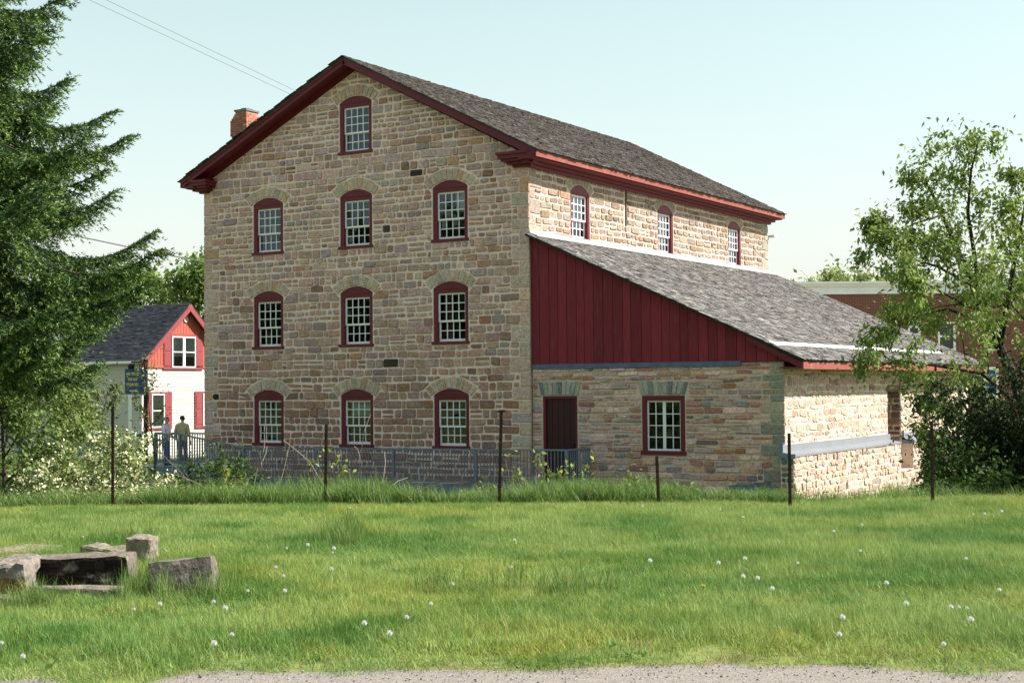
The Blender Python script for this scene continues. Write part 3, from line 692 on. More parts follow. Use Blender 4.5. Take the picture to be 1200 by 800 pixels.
for pg in layout(-.18, 16.5, BASE+.1, -.13, (.10, .24), (.14, .46), blocks, [], [], 29, joint=.006, cham=(.03, .10), split=.4, jit=.036):
    items.append((pg, PM, R.uniform(.004, .040), pick(R, KPAL)))
EM = mapper((0, -.18, 0), (1, 0, 0), (0, 0, 1), (0, -1, 0))
for pg in layout(LU, LU+.35, BASE+.1, -.14, (.12, .24), (.15, .35), [], [], [], 33, joint=.010, cham=(.02, .06), jit=.012): items.append((pg, EM, R.uniform(.01, .03), pick(R, [(3, (.12, .15, .16), .25), (2, (.22, .19, .15), .2), (1, (.08, .12, .14), .2)])))  # the end face's shade is painted into these dark bluish stone colours
emit(annex, 'stone', 'stonework', items, 300, R, MT['stone'])
emit(annex, 'quoin', 'quoin_stonework', fq, 300, R, MT['stone'])
emit(annex, 'lintel_stone', 'lintel_stonework', lint, 300, R, MT['stone'])
# slot jamb seen through the ledge: red-brown stones
JM = mapper((0, SLOT[1]-.0, 0), (-1, 0, 0), (0, 0, 1), (0, -1, 0))
jit = [( [(g[0], g[1]) for g in pg], mapper((0, SLOT[1]-.005, 0), (1, 0, 0), (0, 0, 1), (0, -1, 0)), .02, pick(R, [(1, (.20, .13, .095), .25), (1, (.17, .12, .10), .25)])) for pg in layout(LU-.75, LU-.02, -.88, 1.6, (.14, .24), (.25, .5), [], [], [], 31)]
emit(annex, 'jamb_stone', 'jamb_stonework', jit, 300, R, MT['stone'])
mb = MB(); mb.box((LU-.6, SLOT[0]+.05, 1.48), (LU+.03, SLOT[1]-.03, 1.66)); mb.build('slot_lintel', MT['maroon'], annex)
# boards of the gable
u = .03; rb = random.Random(41)
while u < 7.95:
    w = min(rb.uniform(.235, .32), 8.02-u)
    if 8.02-(u+w) < .12: w = 8.02-u
    g = .007; a, b = u+g, u+w-g; k = rb.uniform(.78, 1.2); z0 = STRZ+.0 if u < 6.36 else STRZ-.02
    zt = lambda q: lz(q)-.075
    if zt(b) <= z0+.03: z0 = zt(b)-.10
    mb = MB(); yb = LV-.035-rb.uniform(0, .008)
    mb.prism([(a, yb, z0), (b, yb, z0), (b, yb, zt(b)), (a, yb, zt(a))], (0, .03, 0), (k, k, k))
    mb.build('board', MT['board'], annex); u += w
mb = MB(); mb.prism([(.03, LV-.004, STRZ-.03), (8.0, LV-.004, STRZ-.03), (8.0, LV-.004, lz(8.0)-.085), (.03, LV-.004, lz(.03)-.085)], (0, .05, 0)); mb.build('board_backing', MT['maroon'], annex)
mb = MB(); mb.box((.02, LV-.075, STRZ-.115), (6.36, LV-.001, STRZ+.012)); mb.build('water_table', MT['strip'], annex)
# roof
BL = np.array([-(LEO), 0, lz(0)-lz(LEO)]); ML = np.linalg.norm(BL); BL /= ML; NL = np.array([BL[2], 0, -BL[0]])
FR = -.20
rf = MB(); rf.obox(np.array([LEO+.02, FR, lz(LEO)-.010])-NL*.065, BL*(ML+.0), (0, LB+.15-FR, 0), NL*.064, (.05, .045, .045)); rf = rf.build('roof', MT['shingle'], annex)
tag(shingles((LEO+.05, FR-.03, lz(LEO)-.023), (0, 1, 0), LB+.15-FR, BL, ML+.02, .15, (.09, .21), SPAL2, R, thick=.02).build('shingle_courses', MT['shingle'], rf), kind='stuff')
mb = MB(); mb.box((LEO-.045, FR+.02, lz(LEO)-.255), (LEO, LB+.1, lz(LEO)-.075)); mb.build('fascia', MT['fascia'], annex)
mb = MB(); mb.box((LU, FR+.05, lz(LEO)-.24), (LEO-.05, LB+.08, lz(LEO)-.20)); mb.build('soffit', MT['maroon'], annex)
mb = MB(); q0, q1 = LEO-.0, LU-.25
mb.prism([(LEO-.046, FR+.02, lz(LEO)-.255), (LEO-.046, FR+.02, lz(LEO)-.08), (6.6, FR+.02, lz(6.6)-.08), (6.6, FR+.02, lz(6.6)-.20)], (0, .04, 0)); mb.build('rake_end', MT['maroon'], annex)
mb = MB(); s0 = (LEO-7.40)/abs(BL[0]); mb.obox(np.array([7.42, FR-.02, lz(7.42)])+NL*.035, BL*.22, (0, 15.6, 0), NL*.012); mb.build('snow_guard', pmat('bare_white_metal', (.82, .82, .82), .35, False, .08, 2., .05, 20., .5), annex)
mb = MB(); mb.prism([(.035, -.02, 6.115), (.035, -.02, 6.0), (.30, -.02, 5.93), (.30, -.02, 5.96), (.06, -.02, 6.05), (.06, -.02, 6.115)], (0, 18.1, 0)); mb.build('flashing', pmat('white_flashing', (.42, .42, .43), .5, False, .08, 2.), annex)
# ledge cap on the plinth
for (a, b) in ((-.16, SLOT[0]+.10), (SLOT[1]+.08, 15.0)):
    mb = MB(); mb.prism([(LU-.001, a, .16), (LU+.045, a, .16), (LU+.05, a, -.02), (LU+.385, a, -.085), (LU+.385, a, -.135), (LU-.001, a, -.135)], (0, b-a, 0)); mb.build('ledge_cap', MT['ledge'], annex)
    mb = MB(); mb.box((LU-.05, a-.03, -.18), (LU+.07, a-.002, .22)); mb.box((LU+.072, a-.03, -.18), (LU+.40, a-.002, -.06)); mb.build('ledge_end', MT['bluegrey'], annex)
# door
dr = MB(); x0, x1, z0, z1 = DOOR
dr.box((x0+.005, LV+.02, z0), (x0+.075, LV+.2, z1-.005)); dr.box((x1-.075, LV+.02, z0), (x1-.005, LV+.2, z1-.005)); dr.box((x0+.076, LV+.02, z1-.08), (x1-.076, LV+.2, z1-.005)); dr = dr.build('door', MT['maroon'], annex)
w = (x1-x0-.16)/5
for i in range(5):
    mb = MB(); mb.box((x0+.08+i*w+.005, LV+.075, z0+.02), (x0+.08+(i+1)*w-.005, LV+.12, z1-.085)); mb.build('board', pmat('dark_maroon_door', (.045, .008, .012), .5, False, .12, 5.) if i == 0 else bpy.data.materials['dark_maroon_door'], dr)
mb = MB(); mb.box((x0+.01, LV+.12, z0), (x1-.01, LV+.16, z1)); mb.build('backing', MT['inside'], dr)
mb = MB(); mb.box((x1-.19, LV+.03, -.05), (x1-.15, LV+.08, .10)); mb.build('handle', MT['black'], dr)
# casement window
x0, x1, z0, z1 = CAS; cw = MB()
cw.box((x0+.004, LV-.01, z0+.11), (x0+.13, LV+.2, z1-.005)); cw.box((x1-.13, LV-.01, z0+.11), (x1-.004, LV+.2, z1-.005)); cw.box((x0+.131, LV-.01, z1-.13), (x1-.131, LV+.2, z1-.006)); cw = cw.build('window', MT['maroon'], annex)
mb = MB(); mb.box((x0-.03, LV-.05, z0), (x1+.03, LV+.2, z0+.11)); mb.build('sill', MT['maroon'], cw)
xm = (x0+x1)/2
for (a, b) in ((x0+.132, xm-.002), (xm+.002, x1-.132)):
    inner = a > xm-.1; 
    sash(FM, a, b, z0+.112, z1-.132, -.05, 2, 4, cw, stile=.04, top=.045, bot=.05, mun=.022, name='casement_sash')

# ------------------------------------------------------------------ walkway with railing
wk = empty('walkway', (-4, -.6, -1.75), 'blue-grey metal walkway with balustered railing along the mill wall', 'walkway')
TOP = [(-13.45, .30), (-12.34, .30), (-9.62, -.095), (1.87, .012)]
def topz(u): return float(np.interp(u, [p[0] for p in TOP], [p[1] for p in TOP]))
YR = -1.2
for (a, b) in zip(TOP[:-1], TOP[1:]):
    n = max(1, int((b[0]-a[0])/2.9))
    A = np.array([a[0], YR, a[1]]); Bv = np.array([b[0], YR, b[1]]); d = Bv-A
    mb = MB(); mb.obox(A+np.array([0, -.03, -.045]), d, (0, .06, 0), (0, 0, .045)); mb.build('top_rail', MT['bluegrey'], wk)
    mb = MB(); mb.obox(A+np.array([0, -.02, -.95]), d, (0, .04, 0), (0, 0, .04)); mb.build('bottom_rail', MT['bluegrey'], wk)
    mb = MB(); mb.obox(A+np.array([-.001, -.06, -1.33]), d, (0, .03, 0), (0, 0, .26)); mb.build('edge_beam', MT['bluegrey'], wk)
    mb = MB(); mb.obox(A+np.array([0, -.02, -1.11]), d, (0, 1.14, 0), (0, 0, .045)); mb.build('deck', MT['bluegrey'], wk)
posts = [-13.42, -12.34, -9.62, -6.75, -3.9, -1.05, 1.84]
for u in posts:
    z = topz(u); mb = MB(); mb.box((u-.035, YR-.035, z-1.40), (u+.035, YR+.035, z-.046)); mb.build('post', MT['bluegrey'], wk)
    mb = MB(); zz = gzf(u, -.7)-.1; mb.box((u-.06, -.75, zz), (u+.06, -.63, z-1.115)); mb.build('support_leg', MT['bluegrey'], wk)
bal = MB(); bal.box((-.011, -.011, 0), (.011, .011, .90)); bm_ = None
def baluster(x, y, z):
    global bm_
    if bm_ is None:
        o = bal.build('baluster', MT['bluegrey'], wk, org=(0, 0, 0)); bm_ = o; o.location = Vector((x, y, z))-ORG[wk.name]; return
    o = bm_.copy(); COL.objects.link(o); o.location = Vector((x, y, z))-ORG[wk.name]
u = -13.32
while u < 1.8:
    if min(abs(u-p) for p in posts) > .05: baluster(u, YR, topz(u)-.93)
    u += .108
for k in range(1, 11): baluster(1.84, YR+.108*k, .012-.93)
mb = MB(); mb.box((1.81, YR+.036, -.035), (1.87, .06, .010)); mb.build('top_rail', MT['bluegrey'], wk)
mb = MB(); mb.box((1.82, YR+.036, -.94), (1.86, .06, -.90)); mb.build('bottom_rail', MT['bluegrey'], wk)
mb = MB(); mb.box((1.805, -.01, -1.35), (1.875, .06, .02)); mb.build('post', MT['bluegrey'], wk)
# far-side rail of the landing, beyond the mill corner
fr_ = empty('landing_railing', (-13.6, .35, -1.75), 'dark balustered railing behind the two visitors, beyond the mill corner', 'railing')
mb = MB(); mb.box((-15.0, .32, .22), (-12.55, .38, .27)); mb.build('top_rail', MT['bluegrey'], fr_)
mb = MB(); mb.box((-15.0, .33, -.70), (-12.55, .37, -.66)); mb.build('bottom_rail', MT['bluegrey'], fr_)
u = -14.9
while u < -12.55:
    mb = MB(); mb.box((u-.012, .338, -.67), (u+.012, .362, .225)); mb.build('baluster', MT['bluegrey'], fr_); u += .115
for u in (-14.98, -12.6):
    mb = MB(); mb.box((u-.035, .315, -1.75), (u+.035, .385, .24)); mb.build('post', MT['bluegrey'], fr_)
mb = MB(); mb.box((-15.2, -1.15, -.86), (-12.42, 3.5, -.80)); mb.build('landing_slab', pmat('concrete', (.35, .34, .32), .9, False, .2, 3., .3), fr_)
mb = MB(); mb.box((-14.9, -.9, -1.9), (-12.6, .3, -.861)); mb.build('landing_base', bpy.data.materials['concrete'], fr_)
# teal rail on the left
tr_ = empty('bridge_railing', (-17.5, -1.5, -1.7), 'teal post-and-rail bridge railing behind the flowering shrub', 'railing')
mb = MB(); mb.box((-21.5, -1.53, .20), (-13.7, -1.47, .26)); mb.build('top_rail', MT['teal'], tr_)
mb = MB(); mb.box((-21.5, -1.52, -.25), (-13.7, -1.48, -.21)); mb.build('mid_rail', MT['teal'], tr_)
for u in (-21.4, -19.5, -17.6, -15.7, -13.8):
    mb = MB(); mb.box((u-.05, -1.55, -1.8), (u+.05, -1.45, .28)); mb.build('post', MT['teal'], tr_)
mb = MB(); mb.box((6.07, -.14, -1.22), (7.36, .02, -.90)); o = mb.build('beam', pmat('blue_stained_timber', (.05, .10, .17), .8, False, .4, 3., .3, 30., .2, stain=((.10, .15, .19), 4., .5, .7)))
tag(o, 'short blue-stained timber beam at the foot of the annex corner', 'beam')
mb = MB(); mb.box((6.3, -.1, -2.0), (6.5, .0, -1.22)); mb.box((7.0, -.1, -2.0), (7.2, .0, -1.22)); mb.build('leg', bpy.data.materials['blue_stained_timber'], o)
print('mill', round(time.time()-_T0, 1))
#@@PART2
# ------------------------------------------------------------------ house beyond the mill
house = empty('clapboard_house', (-29, 11, -1.4), 'small white clapboard house with coral-red gable and dark slate roof', 'house')
HX, HY0, HY1, HAY, HE, HA, HB, HL = -24.0, 8.42, 13.54, 10.98, 3.06, 5.38, -1.4, -36.0
DIV = 2.72
hw_ = MB(); hw_.box((HL, HY0+.03, HB), (HX-.03, HY1-.03, HE-.05)); hw_.prism([(HX-.03, HY0+.03, HE-.05), (HX-.03, HY1-.03, HE-.05), (HX-.03, HAY, HA-.12)], (HL-HX+.06, 0, 0)); hw_.build('wall', MT['siding2'], house)
def clap(mb, O, A, L_, N, z0, z1, holes, exp=.14):
    z = z0
    while z < z1-.02:
        h = min(exp, z1-z); segs = [(0, L_)]
        for (a, b, c, d) in holes:
            if c < z+h-.02 and d > z+.02:
                ns = []
                for (x, y) in segs:
                    if a > x: ns.append((x, min(y, a)))
                    if b < y: ns.append((max(x, b), y))
                segs = [s for s in ns if s[1]-s[0] > .02]
        for (x, y) in segs:
            p = [O+A*x+np.array([0, 0, z])+N*.032, O+A*y+np.array([0, 0, z])+N*.032, O+A*y+np.array([0, 0, z+h])+N*.012, O+A*x+np.array([0, 0, z+h])+N*.012, O+A*x+np.array([0, 0, z]), O+A*y+np.array([0, 0, z])]
            mb.add(p, [(0, 1, 2, 3), (4, 5, 1, 0)])
        z += h
mb = MB(); clap(mb, np.array([HX-.03, HY0+.03, 0]), np.array([0, 1., 0]), HY1-HY0-.06, np.array([1., 0, 0]), HB, DIV, [(8.77-HY0, 9.68-HY0, .08, 1.5), (11.98-HY0, 12.9-HY0, .08, 1.5), (10.1-HY0, 11.54-HY0, 2.56, 4.)])
tag(mb.build('clapboards', MT['siding'], house), kind='stuff')
mb = MB(); clap(mb, np.array([HX-.03, HY0+.03, 0]), np.array([-1., 0, 0]), 11.9, np.array([0, -1., 0]), HB, HE-.1, [])
tag(mb.build('clapboards', MT['siding'], house), kind='stuff')
y = HY0+.05; mb = MB()
while y < HY1-.1:                                          # upright red gable boards
    b = min(y+.17, HY1-.08); zt = lambda q: HA-.14-(HA-HE)/(HAY-HY0)*abs(q-HAY)
    if min(zt(y), zt(b)) > DIV+.05 and not (y < HAY < b):
        mb.prism([(HX-.02, y+.008, DIV), (HX-.02, b-.008, DIV), (HX-.02, b-.008, zt(b)), (HX-.02, y+.008, zt(y))], (.045, 0, 0))
    elif min(zt(y), zt(b)) > DIV: mb.prism([(HX-.02, y+.008, DIV), (HX-.02, b-.008, DIV), (HX-.02, b-.008, zt(b)), (HX-.02, y+.008, zt(y))], (.045, 0, 0))
    y = b
mb.box((HX-.02, HY0+.06, DIV-.10), (HX+.05, HY1-.06, DIV-.001)); tag(mb.build('gable_boards', MT['redboard'], house), kind='stuff')
def house_window(y0, y1, z0, z1, cols, shut, blindc='blind', ext=.0):
    w = MB(); f = .05
    for (a, b, c, d) in ((y0, y0+f, z0, z1), (y1-f, y1, z0, z1), (y0+f, y1-f, z0, z0+f), (y0+f, y1-f, z1-f, z1)): w.box((HX-.03, a, c), (HX+.085, b, d))
    if cols == 2: w.box((HX-.03, (y0+y1)/2-.07, z0+f), (HX+.09, (y0+y1)/2+.07, z1-f))
    w.box((HX-.03, y0+f, (z0+z1)/2-.02), (HX+.075, y1-f, (z0+z1)/2+.02))
    w = w.build('window', MT['white'], house)
    g = MB(); g.add([(HX+.06, y0+f, z0+f), (HX+.06, y1-f, z0+f), (HX+.06, y1-f, z1-f), (HX+.06, y0+f, z1-f)], [(0, 1, 2, 3)]); g.build('pane', MT['glass'], w)
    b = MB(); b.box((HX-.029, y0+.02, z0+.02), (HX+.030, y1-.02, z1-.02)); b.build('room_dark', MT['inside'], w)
    b = MB(); b.box((HX+.032, y0+.02, z0+.02 if blindc == 'blind' else (z0+z1)/2-.2), (HX+.038, y1-(.02 if blindc == 'half' else .05), z1-.02)); b.build('curtain', MT['curtain'], w)
    t = MB(); t.box((HX, y0-.001-shut, z1), (HX+.055, y1+shut, z1+.09)); t.box((HX, y0-shut, z0-.08), (HX+.06, y1+shut, z0)); t.build('trim', MT['redtrim'], w)
    for (a, b) in ((y0-shut, y0-.003), (y1+.003, y1+shut)):
        s = MB(); s.box((HX, a, z0), (HX+.05, b, z1)); s.box((HX+.05, a+.06, z0+.08), (HX+.065, b-.06, (z0+z1)/2-.05)); s.box((HX+.05, a+.06, (z0+z1)/2+.05), (HX+.065, b-.06, z1-.08)); s.build('shutter', MT['redtrim'], w)
house_window(10.12, 11.54, 2.64, 3.98, 2, .48, 'half')
house_window(8.94, 9.68, .10, 1.52, 1, .46)
house_window(12.0, 12.9, .10, 1.52, 1, .46)
mb = MB(); mb.tube([(HX, HAY-.0, 4.72), (HX+.07, HAY, 4.72)], .13, 12); mb.build('vent', MT['siding2'], house)
mb = MB(); mb.box((HX-.02, HY0-.005, HB), (HX+.045, HY0+.09, DIV-.11)); mb.box((HX-.75, HY0-.02, HB), (HX-.55, HY0+.02, 1.5)); mb.build('corner_board', MT['white'], house)
dH = np.array([0, HAY-(HY0-.22), (HA)-(HE-.16)]); mH = np.linalg.norm(dH); dH /= mH; nH = np.array([0, -dH[2], dH[1]])
RH0, RH1 = HX+.32, HL-.2
hr = MB()
hr.obox(np.array([RH1, HY0-.22, HE-.16])-nH*.02, (RH0-RH1, 0, 0), dH*mH, nH*.06, (.022, .024, .030))
d2 = dH*np.array([1, -1, 1]); n2 = nH*np.array([1, -1, 1]); hr.obox(np.array([RH1, HY1+.22, HE-.16])-n2*.02, (RH0-RH1, 0, 0), d2*mH, n2*.06, (.022, .024, .030))
hr = hr.build('roof', MT['slate'], house)
tag(shingles(np.array([RH1, HY0-.24, HE-.15])+nH*.04, (1, 0, 0), RH0-RH1, dH, mH, .15, (.22, .34), [(5, (.026, .029, .038), .25), (3, (.034, .037, .046), .2), (2, (.018, .02, .026), .2)], R, thick=.014).build('slates', MT['slate'], hr), kind='stuff')
for (dd_, nn_, yy, xo) in ((dH, nH, HY0-.22, 0), (d2, n2, HY1+.22, .004)):
    mb = MB(); mb.obox(np.array([RH0-.04+xo, yy, HE-.16])-nn_*.22, (.045, 0, 0), dd_*(mH+.035), nn_*.195); mb.build('barge_board', MT['redtrim'], house)
    mb = MB(); mb.obox(np.array([HX+.04, yy, HE-.16])-nn_*.06, (.24, 0, 0), dd_*(mH-.05), nn_*.03); mb.build('soffit', MT['siding2'], house)
mb = MB(); mb.box((RH1, HY0-.33, HE-.26), (RH0-.1, HY0-.21, HE-.15)); mb.build('gutter', MT['white'], house)
mb = MB(); mb.box((-30.4, 8.9, 3.4), (-30.0, 9.3, 4.2)); mb.build('roof_vent', MT['white'], hr)

# sign beside the house
sg = empty('mill_sign', (-16.1, .6, -1.6), 'blue hanging sign with yellow lettering and a right-pointing arrow', 'sign')
SX0, SX1, SY0, SZ0, SZ1 = -16.45, -15.69, .36, 1.55, 2.42
mb = MB(); mb.box((SX0, SY0, SZ0), (SX1, SY0+.05, SZ1)); mb.box((SX0+.02, SY0+.052, SZ0+.02), (SX1-.02, SY0+.24, SZ1-.02)); mb.build('panel', MT['signblue'], sg)
mb = MB(); mb.box((SX1-.018, SY0+.051, SZ0), (SX1+.012, SY0+.25, SZ1)); mb.build('edge', MT['signside'], sg)
mb = MB(); mb.box((SX1-.12, SY0+.25, -1.7), (SX1-.02, SY0+.35, 2.75)); mb.build('post', MT['black'], sg)
mb = MB(); mb.box((SX0+.2, SY0+.1, 2.62), (SX1-.02, SY0+.30, 2.68)); mb.tube([(SX0+.30, SY0+.15, 2.42), (SX0+.30, SY0+.15, 2.64)], .012); mb.tube([(SX1-.20, SY0+.15, 2.42), (SX1-.20, SY0+.15, 2.64)], .012); mb.build('bracket', MT['black'], sg)
mb = MB(); mb.tube([(SX0+.34, SY0-.04, 2.42), (SX0+.34, SY0-.04, 2.52), (SX0+.34, SY0-.04, 2.60)], [.10, .12, .06], 10); mb.build('lamp', MT['black'], sg)
def lettering(txt, cx, z, h, y, parent, wmax):
    c = bpy.data.curves.new('lettering', 'FONT'); c.body = txt; c.size = h*1.35; c.align_x = 'CENTER'; c.extrude = .002; c.offset = .0035; c.resolution_u = 2
    t = bpy.data.objects.new('lettering', c); COL.objects.link(t); bpy.context.view_layer.update()
    me = bpy.data.meshes.new_from_object(t.evaluated_get(bpy.context.evaluated_depsgraph_get())); bpy.data.objects.remove(t)
    co = np.empty(len(me.vertices)*3, np.float32); me.vertices.foreach_get('co', co); co = co.reshape(-1, 3); w = co[:, 0].max()-co[:, 0].min()
    co[:, 0] *= min(1.0, wmax/w); V = np.stack([co[:, 0], -co[:, 2], co[:, 1]], -1); me.vertices.foreach_set('co', V.astype(np.float32).ravel()); me.update()
    me.materials.clear(); me.materials.append(MT['yellow']); o = bpy.data.objects.new('lettering', me); place(o, parent, (cx, y-.004, z)); return o
cx = (SX0+SX1)/2
lettering('WELCOME TO', cx, 2.20, .10, SY0, sg, .62); lettering('THE OLD', cx, 2.015, .10, SY0, sg, .46); lettering('STONE MILL', cx, 1.835, .10, SY0, sg, .60)
mb = MB(); mb.prism([(cx-.14, SY0-.006, 1.645), (cx+.14, SY0-.006, 1.645), (cx+.14, SY0-.006, 1.61), (cx+.25, SY0-.006, 1.667), (cx+.14, SY0-.006, 1.724), (cx+.14, SY0-.006, 1.689), (cx-.14, SY0-.006, 1.689)], (0, .005, 0)); mb.build('arrow', MT['yellow'], sg)

# ------------------------------------------------------------------ brick block beyond the annex
bb = empty('brick_block', tuple(at(1100, 440, 76)[:2])+(-1.8,), 'red brick commercial block with white cornice behind the lean-to roof', 'building')
bO = at(905, 330, 75); bA = np.array([R2[0], R2[1], 0]); bN = np.array([-F2[0], -F2[1], 0]); zc = 6.93
BM = mapper((bO[0], bO[1], 0), bA, (0, 0, 1), bN)
bx = lambda px: (px-905)/FPX*75.0
def brickmat():
    m = bpy.data.materials.new('far_brick'); m.use_nodes = True; N, L = nt(m); b = N['Principled BSDF']; b.inputs['Roughness'].default_value = .9
    tc = N.new('ShaderNodeTexCoord'); mp = N.new('ShaderNodeMapping'); mp.inputs['Rotation'].default_value = (math.pi/2, 0, 0); L.new(tc.outputs['Object'], mp.inputs[0])
    bt = N.new('ShaderNodeTexBrick'); bt.inputs['Scale'].default_value = 1.0; bt.inputs['Brick Width'].default_value = .23; bt.inputs['Row Height'].default_value = .076; bt.inputs['Mortar Size'].default_value = .008
    bt.inputs['Color1'].default_value = (.17, .045, .035, 1); bt.inputs['Color2'].default_value = (.12, .035, .03, 1); bt.inputs['Mortar'].default_value = (.2, .15, .13, 1)
    L.new(mp.outputs[0], bt.inputs['Vector']); L.new(bt.outputs[0], b.inputs['Base Color']); return m
fb = brickmat()
wins = [(1063, 1078, 5.05, 4.15), (1098, 1119, 4.85, 3.35), (1152, 1172, 4.85, 3.35), (1210, 1230, 4.85, 3.35), (1265, 1285, 4.85, 3.35), (1000, 1020, 4.85, 3.35)]
mb = MB(); wall_sheet(mb, [(0, -1.8), (24, -1.8), (24, zc-.1), (0, zc-.1)], [rect((bx(a), bx(b), d, c)) for a, b, c, d in wins]+[rect((bx(1150), bx(1168), .9, 2.5))], BM, .2); mb.build('wall', fb, bb)
mb = MB(); mb.prism([BM(0, -1.8, -.02), BM(24, -1.8, -.02), BM(24, -1.8, -9), BM(0, -1.8, -9)], (0, 0, zc+1.6)); 
mb2 = MB(); 
for (a0, a1, n0, n1, z0, z1) in ((-.02, 0, -9, -.02, -1.8, zc-.1), (24, 24.02, -9, -.02, -1.8, zc-.1), (-.02, 24.02, -9.02, -9, -1.8, zc-.1), (0, 24, -9, -.21, zc-.12, zc-.1), (0, 24, -1.2, -1.15, -1.8, zc-.2)):
    bar(mb2, BM, a0, a1, z0, z1, n0, n1)
mb2.build('side_wall', fb, bb)
mb = MB()
for (z0, z1, p) in ((zc-.62, zc-.50, .10), (zc-.50, zc-.22, .05), (zc-.22, zc-.10, .22), (zc-.10, zc+.02, .34)): bar(mb, BM, -.1, 24.1, z0, z1-.002, -.3, p)
mb.build('cornice', pmat('grey_white_cornice', (.74, .75, .82), .6, False, .1, 2.), bb)
for a, b, c, d in wins:
    w = MB(); x0, x1 = bx(a), bx(b); f = .11
    for q in ((x0, x0+f, d, c), (x1-f, x1, d, c), (x0+f, x1-f, d, d+f), (x0+f, x1-f, c-f, c), (x0+f, x1-f, (c+d)/2-.05, (c+d)/2+.05)): bar(w, BM, *q[:2], *q[2:], -.15, -.02)
    w = w.build('window', MT['white'], bb); g = MB(); g.add([BM(x0, d, -.12), BM(x1, d, -.12), BM(x1, c, -.12), BM(x0, c, -.12)], [(0, 1, 2, 3)]); g.build('pane', MT['glass'], w)
x0, x1 = bx(1150), bx(1168); w = MB()
for q in ((x0, x0+.15, .9, 2.5), (x1-.15, x1, .9, 2.5), (x0+.15, x1-.15, .9, 1.05), (x0+.15, x1-.15, 2.35, 2.5)): bar(w, BM, *q, -.15, .03)
w = w.build('shop_window', MT['white'], bb); g = MB(); bar(g, BM, x0+.15, x1-.15, 1.05, 2.35, -.12, -.05); g.build('panel', pmat('shop_blue', (.03, .08, .30), .5), w)

# ------------------------------------------------------------------ foliage tools
def unit(a): return a/(np.linalg.norm(a, axis=-1, keepdims=True)+1e-9)
def leaf_geo(P, ax, nm, L_, W_, C, fold=.18):
    ax = unit(ax); side = unit(np.cross(ax, nm)); nm = np.cross(side, ax); n = len(P)
    L_ = np.broadcast_to(L_, n)[:, None]; W_ = np.broadcast_to(W_, n)[:, None]
    V = np.stack([P, P+ax*L_*.42+side*W_*.5+nm*W_*fold, P+ax*L_, P+ax*L_*.42-side*W_*.5+nm*W_*fold], 1)
    i = (np.arange(n)*4)[:, None]; Fc = np.concatenate([i+np.array([[0, 1, 2]]), i+np.array([[0, 2, 3]])], 0)
    return V.reshape(-1, 3), Fc, np.repeat(C, 4, 0)
def leaf_cols(n, base, var=.25, hue=.12):
    k = 1+nr.uniform(-var, var, (n, 1)); h = nr.uniform(-hue, hue, (n, 1)); return np.clip(np.array(base)[None]*k*np.concatenate([1+h, np.ones((n, 1)), 1-h], 1), .003, 1)
def curve_pts(a, d, L_, n, R_, bend=(0, 0, 0), wob=.08):
    p = np.array(a, float); d = np.array(d, float)/np.linalg.norm(d); out = [p.copy()]
    for i in range(n):
        d = d+np.array(bend)/n+np.array([R_.gauss(0, wob) for _ in range(3)]); d /= np.linalg.norm(d); p = p+d*L_/n; out.append(p.copy())
    return out
def twigs_of(limbs, R_, per=5, frac=.42, up=.25, wob=.1, start=.3, rmin=.004):
    out = []
    for pts, rad in limbs:
        n = len(pts)-1; Ll = sum(np.linalg.norm(pts[i+1]-pts[i]) for i in range(n))
        for k in range(per):
            t = (start+(1-start)*(k+R_.random())/per)*n; i = min(int(t), n-1); p = pts[i]+(pts[i+1]-pts[i])*(t-i)
            d = unit(pts[i+1]-pts[i]); v = np.array([R_.gauss(0, 1) for _ in range(3)]); v -= np.dot(v, d)*d; v = unit(v)
            dr_ = d*.55+v*.85+np.array([0, 0, up]); l = Ll*frac*(1.15-.6*t/n)*R_.uniform(.7, 1.2)
            r0 = max(rmin, rad[i]*.38); q = curve_pts(p, dr_, l, 4, R_, (0, 0, .1), wob); out.append((q, list(np.linspace(r0, rmin*.7, 5))))
    return out
def leafy(name, parent, twigs, n, size, base, mat, R_, spread=.18, droop=.3, clump_var=.25, ratio=.55, tstart=.25, up=.6):
    segs = []; 
    tw = [(np.array(q)) for q, r in twigs]; idx = nr.integers(0, len(tw), n); t = tstart+(1-tstart)*nr.random(n)
    T = np.stack(tw); m = T.shape[1]-1; f = t*m; i = np.minimum(f.astype(int), m-1); fr = (f-i)[:, None]
    P = T[idx, i]*(1-fr)+T[idx, i+1]*fr; dirs = unit(T[idx, i+1]-T[idx, i])
    off = nr.normal(0, 1, (n, 3)); P = P+off*spread*nr.random((n, 1))
    ax = unit(dirs*.4+nr.normal(0, .7, (n, 3))+np.array([0, 0, -droop])); nm = unit(nr.normal(0, .6, (n, 3))+np.array([0, 0, up]))
    cl = 1+nr.uniform(-clump_var, clump_var, len(tw))[idx][:, None]
    C = leaf_cols(n, base)*cl; L_ = size*nr.uniform(.6, 1.3, n)
    V, Fc, Cv = leaf_geo(P, ax, nm, L_, L_*ratio, C)
    return np_mesh(name, V, Fc, Cv, mat, parent, org=P.mean(0))
